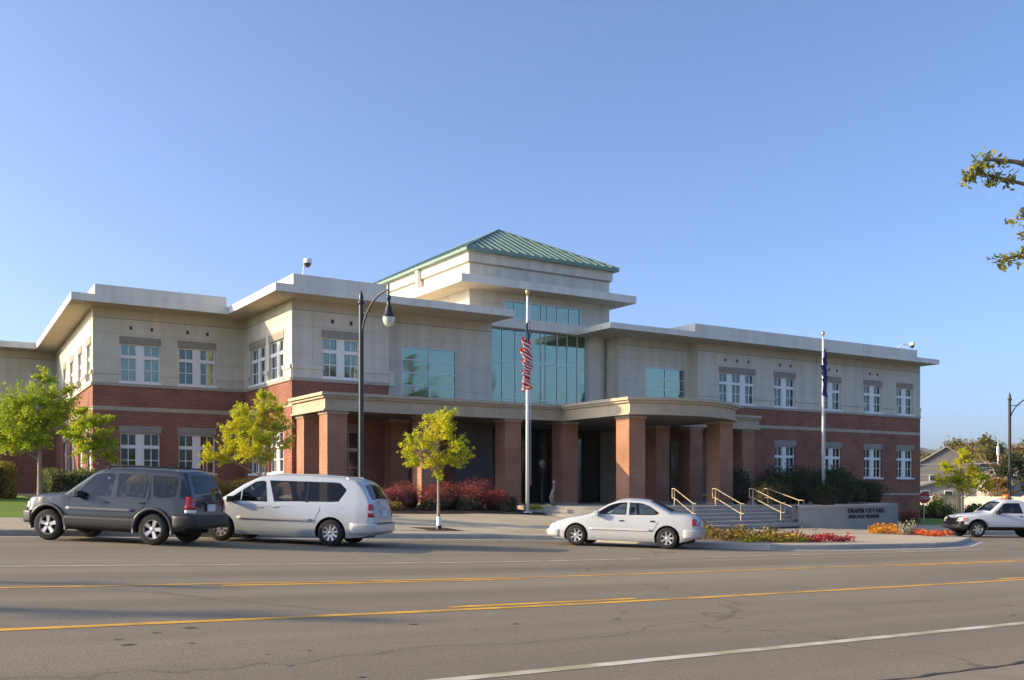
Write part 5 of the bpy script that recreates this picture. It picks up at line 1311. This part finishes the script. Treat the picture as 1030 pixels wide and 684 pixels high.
for sg in (1, -1):
    c.wrap('tail_light', .68, .86, -1.98, True, M['red_lens'], off=.010, ymin=.46, side=sg, thick=.01)
    c.wrap('headlight', .50, .64, 1.90, False, M['clear_lens'], off=.010, ymin=.34, side=sg, thick=.01)
MB().box(-2.18, -2.15, -.18, .18, .64, .78).build('number_plate', M['plate'], c.root)
c.seam([(.80,.26),(.84,.84),(.80,.90)]); c.seam([(-.17,.24),(-.17,.92)]); c.seam([(-.92,.5),(-1.06,.72),(-1.08,.93)])
c.handle(-.02, .76, M['black'], .13); c.handle(-.90, .77, M['black'], .13); c.mirror(.70, .90, M['sedan'])
for x in (1.32, -1.32):
    for sg in (1, -1): c.wheel(x, sg, 7, tw=.19)
MB().box(-1.9, 1.85, -.58, .58, .17, .4).build('underbody', M['well'], c.root)
c.place((18.6, 21.0), (16.93, 23.1))

# --- white pickup with amber beacon
c = Car('pickup_truck', 'white pickup with amber beacon on its roof at the right edge', 'pickup', 1.76,
    [(-2.55,.72),(-2.54,1.04),(-2.4,1.06),(-.90,1.06),(-.86,1.12),(-.80,1.50),(-.70,1.60),(-.4,1.64),(.05,1.62),(.25,1.54),(.60,1.26),(.82,1.08),(1.0,1.04),(1.6,1.0),(2.0,.93),(2.12,.80),(2.16,.68)],
    [(-2.5,1.02),(-.9,1.03),(.7,.99),(2.1,.85)], [(-2.55,.50),(-2.2,.42),(1.7,.36),(2.16,.42)],
    [(-2.55,.96),(-2.4,.99),(1.4,1),(1.9,.95),(2.1,.86),(2.16,.80)], [(1.42,.07),(-1.5,.07)], .345, 'truck', tum=.3)
c.body(cab=(-.70, .66), sides=[[(.62,1.05),(.20,1.46),(.05,1.50),(-.58,1.51),(-.62,1.05)]], tops=[(.76, .26, .88, .9)])
c.cabin([(-.35,.98,2)])
c.sidepatch('side_window', [(.62,1.05),(.20,1.46),(.05,1.50),(-.58,1.51),(-.62,1.05)], dk_, off=-.006)
c.toppatch('windscreen', .78, .24, .9, M['carglass_clear'], fz=.92, off=-.004)
c.wrap('grille', .52, .90, 2.0, False, M['black'], off=.02, thick=.03)
c.wrap('bumper', .38, .56, 1.85, False, M['suv_clad'], off=.06, thick=.06)
for sg in (1, -1):
    c.wrap('headlight', .70, .88, 1.98, False, M['clear_lens'], off=.03, ymin=.50, side=sg, thick=.01)
    c.sidepatch('indicator', [(1.98,.70),(1.98,.86),(1.86,.86),(1.86,.70)], M['amber'], off=.015, sides=(sg,))
    c.sidepatch('sill_cladding', [(.95,.37),(.95,.46),(-1.0,.46),(-1.0,.37)], M['black'], off=.01, sides=(sg,))
for wx in (1.42, -1.5):
    for sg in (1, -1):
        mb = MB(); P = []
        for k in range(15):
            a = rad(-8+196*k/14); x = wx+math.cos(a)*.44; z = .345+math.sin(a)*.44; P.append((x, sg*(c.side(x, max(.42, z))), z))
        mb.tube(P, .03, 8); mb.build('wheel_arch', M['black'], c.root, smooth=True)
c.seam([(.80,.42),(.80,1.0)]); c.seam([(-.68,.42),(-.68,1.03)]); c.seam([(-.95,.5),(-.95,1.04)], w=.02)
c.handle(-.50, .92, M['black'], .13); c.mirror(.55, 1.02, M['black'])
bc = MB().box(-.45, -.2, -.42, .42, 1.70, 1.72).build('beacon_base', M['black'], c.root)
MB().lathe([(.17, 1.72), (.17, 1.80), (.13, 1.87), (.06, 1.89), (0, 1.89)], (-.3, 0, 0), 14).build('beacon', M['amber'], c.root, smooth=True)
for x in (1.42, -1.5):
    for sg in (1, -1): c.wheel(x, sg, 6)
MB().box(-2.3, 1.95, -.6, .6, .3, .55).build('underbody', M['well'], c.root)
c.place((42.6, 23.8), (40.07, 25.25))

# ------------------------------------------------------------------ beyond the building: houses, fences, trees, hills
def at(px, f):                               # a bearing from the street camera spot and a distance
    u = (px-515)/992; return (f*(.538+.843*u), f*(.843-.538*u))
rngh = random.Random(5)
def hills():
    mb = MB(); rows = []
    N = 160
    for d, h in ((2200, -12), (2500, 35), (2900, 90), (3300, 150), (3800, 120), (4500, -20)):
        row = []
        for k in range(N+1):
            a = rad(-70+200*k/N); w = 1+.22*math.sin(a*9+1)+.12*math.sin(a*23+.5)+.06*math.sin(a*57)+.04*math.sin(a*111+d)
            row.append((math.sin(a)*d, math.cos(a)*d, h*w if h > 0 else h))
        rows.append(row)
    mb.grid(rows); tag(mb.build('hills', M['hill'], smooth=True), kind='structure')
hills()
def house(px, f, w, d, wall_h, roof_h, cw, cr, label, yaw=0, garage=False):
    x, y = at(px, f); o = empty('house', (x, y, -2.5), yaw, label=label, cat='house', group='houses beyond the city hall')
    mw = noise_mat('siding', cw, tuple(k*.9 for k in cw), 1, .8); mr = noise_mat('shingles', cr, tuple(k*.8 for k in cr), 3, .9)
    mb = MB(); mb.box(-w/2, w/2, -d/2, d/2, 0, wall_h); mb.poly([(-w/2, -d/2, wall_h), (w/2, -d/2, wall_h), (0, -d/2, wall_h+roof_h)]); mb.poly([(w/2, d/2, wall_h), (-w/2, d/2, wall_h), (0, d/2, wall_h+roof_h)]); mb.build('wall', mw, o)
    mb = MB(); e = .45
    for s_ in (-1, 1):
        a = (s_*(w/2+e), wall_h-roof_h*e/(w/2)+.06); b = (0, wall_h+roof_h+.06)
        mb.quad((a[0], -d/2-e, a[1]), (a[0], d/2+e, a[1]), (0, d/2+e, b[1]), (0, -d/2-e, b[1])); mb.quad((a[0], -d/2-e, a[1]-.2), (a[0], -d/2-e, a[1]), (0, -d/2-e, b[1]), (0, -d/2-e, b[1]-.2))
    mb.build('roof', mr, o)
    for wx, wz in ((-w*.22, wall_h*.62), (w*.22, wall_h*.62), (w*.2, wall_h*.2)):
        mb = MB(); mb.box(wx-.6, wx+.6, -d/2-.06, -d/2+.05, wz-.7, wz+.7); p = mb.build('window', M['white'], o)
        mb = MB(); mb.box(wx-.5, wx+.5, -d/2-.08, -d/2-.062, wz-.6, wz+.6); mb.build('pane', M['glass_dark'], p)
house(949, 175, 9.5, 12, 6.9, 2.9, (.16,.155,.155), (.30,.27,.22), 'grey gabled house with pale roof slope, closest to the right end of the city hall', rad(-52))
house(975, 205, 12, 10, 5.2, 2.6, (.20,.18,.16), (.16,.14,.125), 'brown roofed house behind the yellow street tree', rad(-30))
house(934, 140, 7, 8, 2.6, 1.0, (.30,.28,.25), (.24,.22,.19), 'low pale shed roofed building in front of the grey gabled house', rad(-40))
house(1022, 190, 12, 10, 4.6, 2.4, (.34,.30,.25), (.22,.17,.14), 'tan house at the right edge behind the second street lamp', rad(-20))
def fence(p, q, h, m, label, zf=-2.45, name='fence', panel=2.4):
    p, q = Vector(p), Vector(q); L = (q-p).length; d = (q-p)/L
    o = empty(name, (p.x, p.y, zf), math.atan2(d.y, d.x), label=label, cat=name)
    n = max(1, int(L/panel)); mb = MB(); k = 0.
    while k < L: mb.box(k, min(L, k+.13), -.015, .015, .05, h+.03*math.sin(k*3)); k += .145
    mb.box(0, L, .016, .06, h*.25, h*.25+.09); mb.box(0, L, .016, .06, h*.8, h*.8+.09)
    mb.build('boards', m, o)
    for i in range(n+1): MB().box(L*i/n-.05, L*i/n+.05, .062, .16, 0, h+.08).build('post', m, o)
M['fence_white'] = noise_mat('cream_vinyl', (.60,.55,.46), (.66,.60,.50), 2, .7)
M['fence_brown'] = noise_mat('weathered_board', (.22,.19,.13), (.30,.26,.18), 3, .9)
a0, a1 = at(915, 100), at(1060, 92)
fence(a0, a1, 1.75, M['fence_white'], 'long cream board fence behind the yellow street tree')
fence(at(939, 88), at(966, 87), 2.0, M['fence_brown'], 'short weathered brown board fence in front of the cream fence')
# stop sign by the building corner
x, y = at(929.5, 74); o = empty('stop_sign', (x, y, -2.4), math.atan2(.538, .843)*-1, label='red stop sign half hidden by the right corner of the city hall', cat='sign')
MB().tube([(0, 0, 0), (0, 0, 2.1)], .035, 6).build('post', M['steel'], o)
mb = MB(); R8 = .46; mb.v = []
pts = [(R8*math.cos(rad(22.5+45*k)), R8*math.sin(rad(22.5+45*k))) for k in range(8)]
for (yy, mi) in ((-.05, 0),): mb.poly([(a, yy, 1.75+b) for a, b in pts], 0)
mb.poly([(a, -.02, 1.75+b) for a, b in reversed(pts)], 0)
for k in range(8): a, b = pts[k], pts[(k+1) % 8]; mb.quad((a[0], -.05, 1.75+a[1]), (b[0], -.05, 1.75+b[1]), (b[0], -.02, 1.75+b[1]), (a[0], -.02, 1.75+a[1]))
pl = mb.build('plate', mat('sign_red', (.62,.04,.04), .5), o)
me = mesh_text('STOP', .34, .004); mx_ = max(v.co.x for v in me.vertices)
for v in me.vertices: v.co = Vector((v.co.x-mx_/2, -.056-v.co.z, 1.63+v.co.y))
me.materials.append(M['white']); t_ = bpy.data.objects.new('lettering', me); C.objects.link(t_); t_.parent = pl

def big_tree(px, f, h, r, m, label, group, seed, zb=-2.5, n=4200, leaf=.55, pos=None, conical=False):
    x, y = pos or at(px, f); rnd = random.Random(seed); bl = []
    for k in range(13):
        a = rnd.uniform(0, 2*PI); t = rnd.uniform(.32, .92); rr = r*(.75*math.sin(min(1, t*1.15)*PI*.8+.25) if not conical else 1.05*(1-t))*rnd.uniform(.35, 1)
        bl.append((math.cos(a)*rr, math.sin(a)*rr, h*t, r*rnd.uniform(.26, .42)*(1 if not conical else 1.15-t)))
    bl.append((0, 0, h*.93, r*.28))
    return tree((x, y, zb), h, h*.22, r*.075, bl, m, label, group, leaf, n, seed, 'bark')
G4 = 'far trees beyond the houses'
M['leaf_far2'] = leaf_mat('leaf_far_green', [(.07,.10,.025), (.13,.16,.035), (.20,.22,.05)], .3)
M['leaf_far3'] = leaf_mat('leaf_far_rust', [(.18,.13,.04), (.30,.17,.06), (.26,.20,.05)], .3)
far = [(921,260,13,5.5,'leaf_far2','dark green far tree touching the right edge of the city hall'),(934,240,11,5,'leaf_far','low olive far tree above the grey gabled house'),(947,290,14,6,'leaf_far2','green far tree right above the peak of the gabled house'),
 (962,250,15,6,'leaf_far','broad olive far tree left of the yellow street tree top'),(978,240,14.5,6,'leaf_far3','rust tinged far tree above the yellow street tree'),(992,225,15,6,'leaf_far','olive far tree right of the rust tinged one'),(1005,230,13.5,5.5,'leaf_far2','green far tree behind the white mast'),
 (1020,210,12,5.5,'leaf_far3','reddish far tree right of the second street lamp'),(1040,220,14,6,'leaf_far2','green far tree cut by the right edge')]
for i, (px, f, h, r, m, l) in enumerate(far): big_tree(px, f, h, r, M[m], l, G4, 300+i, n=3200, leaf=.6)
big_tree(1018, 105, 6.5, 3.2, M['leaf_dark'], 'dark evergreen right of the second street lamp, above the pickup', None, 320, n=3500, leaf=.3)
big_tree(1003, 98, 3.4, 2.2, M['leaf_far3'], 'low russet tree behind the cab of the pickup', None, 321, n=2400, leaf=.25)
for i, (px, f, w, h, m, l) in enumerate([(981,80,2.6,1.5,'leaf_dark','dark green bush over the bonnet of the pickup'),(940,82,1.8,1.9,'leaf_g','loose green bush in front of the cream fence near the corner'),(951,80,1.6,1.3,'leaf_pale','pale bush left of the street tree trunk'),(930,83,1.6,1.2,'leaf_g','green bush at the foot of the stop sign'),(993,79,2.0,1.2,'leaf_g','green bush right of the dark one behind the pickup')]):
    x, y = at(px, f); shrub(x, y, w, h, M[m], l, 'bushes by the far fences', 340+i, n=1100, leaf=.17, z=-2.45)
x, y = at(1004, 130); o = empty('mast', (x, y, -2.4), label='thin white mast between far trees, left of the second street lamp', cat='mast')
MB().tube([(0, 0, 0), (0, 0, 8.9)], [.12, .07], 8).build('pole', M['white'], o, smooth=True); MB().box(-.2, .2, -.1, .1, 6.9, 8.0).build('box', M['white'], o)
mb = MB(); rows = []
g0 = [at(900, 60), at(1060, 56)]; g1 = [at(900, 96), at(1060, 90)]
mb.quad((*g0[0], -2.42), (*g0[1], -2.42), (*g1[1], -2.44), (*g1[0], -2.44)); tag(mb.build('verge', M['lawn']), kind='structure')
# wires along the side street
for i, (za, zb_, l) in enumerate(((3.4, 3.9, 'upper pale cable crossing in front of the far trees'), (2.9, 3.3, 'middle pale cable crossing in front of the far trees'), (2.1, 2.0, 'lower pale cable crossing in front of the houses'))):
    a = at(905, 135+i); b = at(1100, 120+i); mb = MB(); mb.tube([(a[0]+(b[0]-a[0])*t, a[1]+(b[1]-a[1])*t, za+(zb_-za)*t-1.2*t*(1-t)) for t in [k/10 for k in range(11)]], .04, 5)
    tag(mb.build('cable', M['steel']), l, 'cable', 'overhead cables')

# tree on our own pavement whose outer twigs hang into the view at the right
def near_tree():
    bx, by = 9.9, 2.5
    o = empty('tree', (bx, by, -1.62), label='near tree of which only leafy twigs hang in at the upper right edge', cat='tree')
    def P(r, f, z): x = r*.843+f*.538-bx; y = -r*.538+f*.843-by; return (x, y, z+1.62)
    mb = MB(); b0 = Vector((0, 0, 0)); t0 = Vector(P(6.9, 7.6, 1.0))
    mb.tube([(0, 0, -.1), (t0.x*.5, t0.y*.5, 1.3), t0, P(6.9, 7.8, 3.2), P(6.7, 8, 5.0)], [.16, .13, .11, .08, .03], 10)
    rng = np.random.default_rng(77); pts = []
    limbs = [([(6.9,7.7,1.5),(5.6,8.2,2.15),(4.9,8.5,2.45),(4.45,8.5,2.62),(4.05,8.5,2.72),(3.93,8.5,2.68)], 430, .05), ([(5.2,8.4,2.3),(4.7,8.5,2.7),(4.35,8.5,2.82),(4.1,8.5,2.84),(4.0,8.5,2.76)], 260, .04), ([(5.0,8.5,2.35),(4.7,8.5,2.45),(4.45,8.55,2.38),(4.42,8.5,2.30)], 150, .05),
             ([(6.9,7.6,1.2),(5.6,8.1,1.7),(4.9,8.4,1.98),(4.5,8.5,2.05),(4.25,8.5,1.98),(4.14,8.5,1.95)], 420, .06), ([(4.8,8.5,2.0),(4.5,8.5,2.2),(4.35,8.5,2.2)], 130, .05),
             ([(6.9,7.7,2.2),(6.2,8.5,3.2),(5.6,9,3.9)], 900, .25), ([(6.9,7.8,3),(7.5,8.6,3.8),(8.2,9,4.2)], 900, .25), ([(6.8,7.9,3.5),(6.4,7.4,4.6),(6.6,7,5.4)], 900, .3), ([(6.9,7.7,2),(8,7.2,2.8),(8.8,7,3.2)], 800, .25)]
    for L, n, sp in limbs:
        V = [Vector(P(*q)) for q in L]; mb.tube(V, [.035-.03*k/(len(V)-1) for k in range(len(V))], 6, cap=False)
        nt_ = max(6, n//14)
        for _ in range(nt_):
            k = int(rng.integers(0, len(V)-1)); t = rng.uniform(); c = V[k]+(V[k+1]-V[k])*t; d = Vector(rng.normal(size=3)); d.normalize(); d.z *= .7
            e = c+d*sp*rng.uniform(1.4, 3.2); mb.tube([c, (c+e)/2+Vector((0, 0, .01)), e], [.005, .0035, .002], 4, cap=False)
            for _q in range(n//nt_):
                q = rng.uniform(.15, 1.05); pts.append(np.array(c+(e-c)*q)+rng.normal(size=3)*.022)
    mb.build('trunk', M['bark'], o, smooth=True)
    leaf_mesh('crown', leaf_quads(np.array(pts), .062, rng, up=.5, asp=.42), leaf_mat('leaf_olive', [(.10,.14,.03),(.20,.24,.04),(.32,.28,.06),(.14,.19,.04),(.34,.17,.07)], .4), o)
near_tree()

# unseen poles, added so that long soft shadows cross the lanes
def shadow_pole(x, y, h, r, label):
    o = empty('shadow_pole', (x, y, zside(x, y)), label=label, cat='shadow pole', group='unseen poles added for their shadows')
    MB().tube([(0, 0, -.1), (0, 0, h)], [r, r*.7], 10).build('pole', M['bark'], o, smooth=True); MB().box(-1.1, 1.1, -.06, .06, h-.9, h-.75).build('crossarm', M['bark'], o)
shadow_pole(-30.0, 28.2, 12.7, .30, 'taller unseen wooden pole, added up the street to cast a shadow over both yellow lines')
shadow_pole(-26.5, 29.4, 11.0, .22, 'thinner unseen wooden pole, added up the street to cast a faint shadow in the turn lane')
# trees on our side of the street, seen mirrored in the big windows
for i, (x, y, h, r) in enumerate([(44,-16,16,5.5),(54,-18,19,6.5),(65,-17,17.5,6),(76,-19,14,5.5),(87,-18,13,5.5),(98,-20,14,5.5)]):
    big_tree(0, 0, h, r, M['leaf_far2'], None, 'street trees facing the city hall', 400+i, pos=(x, y), zb=zroad(x, 0)-.2, n=2600, leaf=.7)['label'] = ['first tree facing the hall from across the street, nearest the camera','second tree facing the hall from across the street','third tree facing the hall from across the street, shorter than its neighbours','fourth tree facing the hall from across the street','fifth tree facing the hall from across the street','last tree facing the hall, farthest down the street'][i]

# ------------------------------------------------------------------ air
hz = MB().box(-5200, 5200, -3100, 5200, -60, 330).build('haze', None if False else bpy.data.materials.new('haze'))
hm = hz.data.materials[0]; hm.use_nodes = True; hn = hm.node_tree.nodes; hn.clear(); pv = hn.new('ShaderNodeVolumePrincipled'); ho = hn.new('ShaderNodeOutputMaterial')
pv.inputs['Color'].default_value = (.82,.87,.95,1); pv.inputs['Density'].default_value = .00007; pv.inputs['Anisotropy'].default_value = .2
hm.node_tree.links.new(pv.outputs[0], ho.inputs['Volume']); tag(hz, kind='stuff')

for i, (x, y, h, r) in enumerate([(-17,-3,9,3.4),(-27,-6,12,4.5),(-40,-5,11,4.5),(-9,-16,12,5)]):
    big_tree(0, 0, h, r, M['leaf_far2'], ['round headed tree up the street on our side, first of its row','tallest tree of the row up the street on our side','last tree of the row up the street on our side','tree set back from the street on our side, behind the row'][i], 'trees up the street on our side', 420+i, pos=(x, y), zb=zroad(x, 0)-.2, n=2200, leaf=.5)
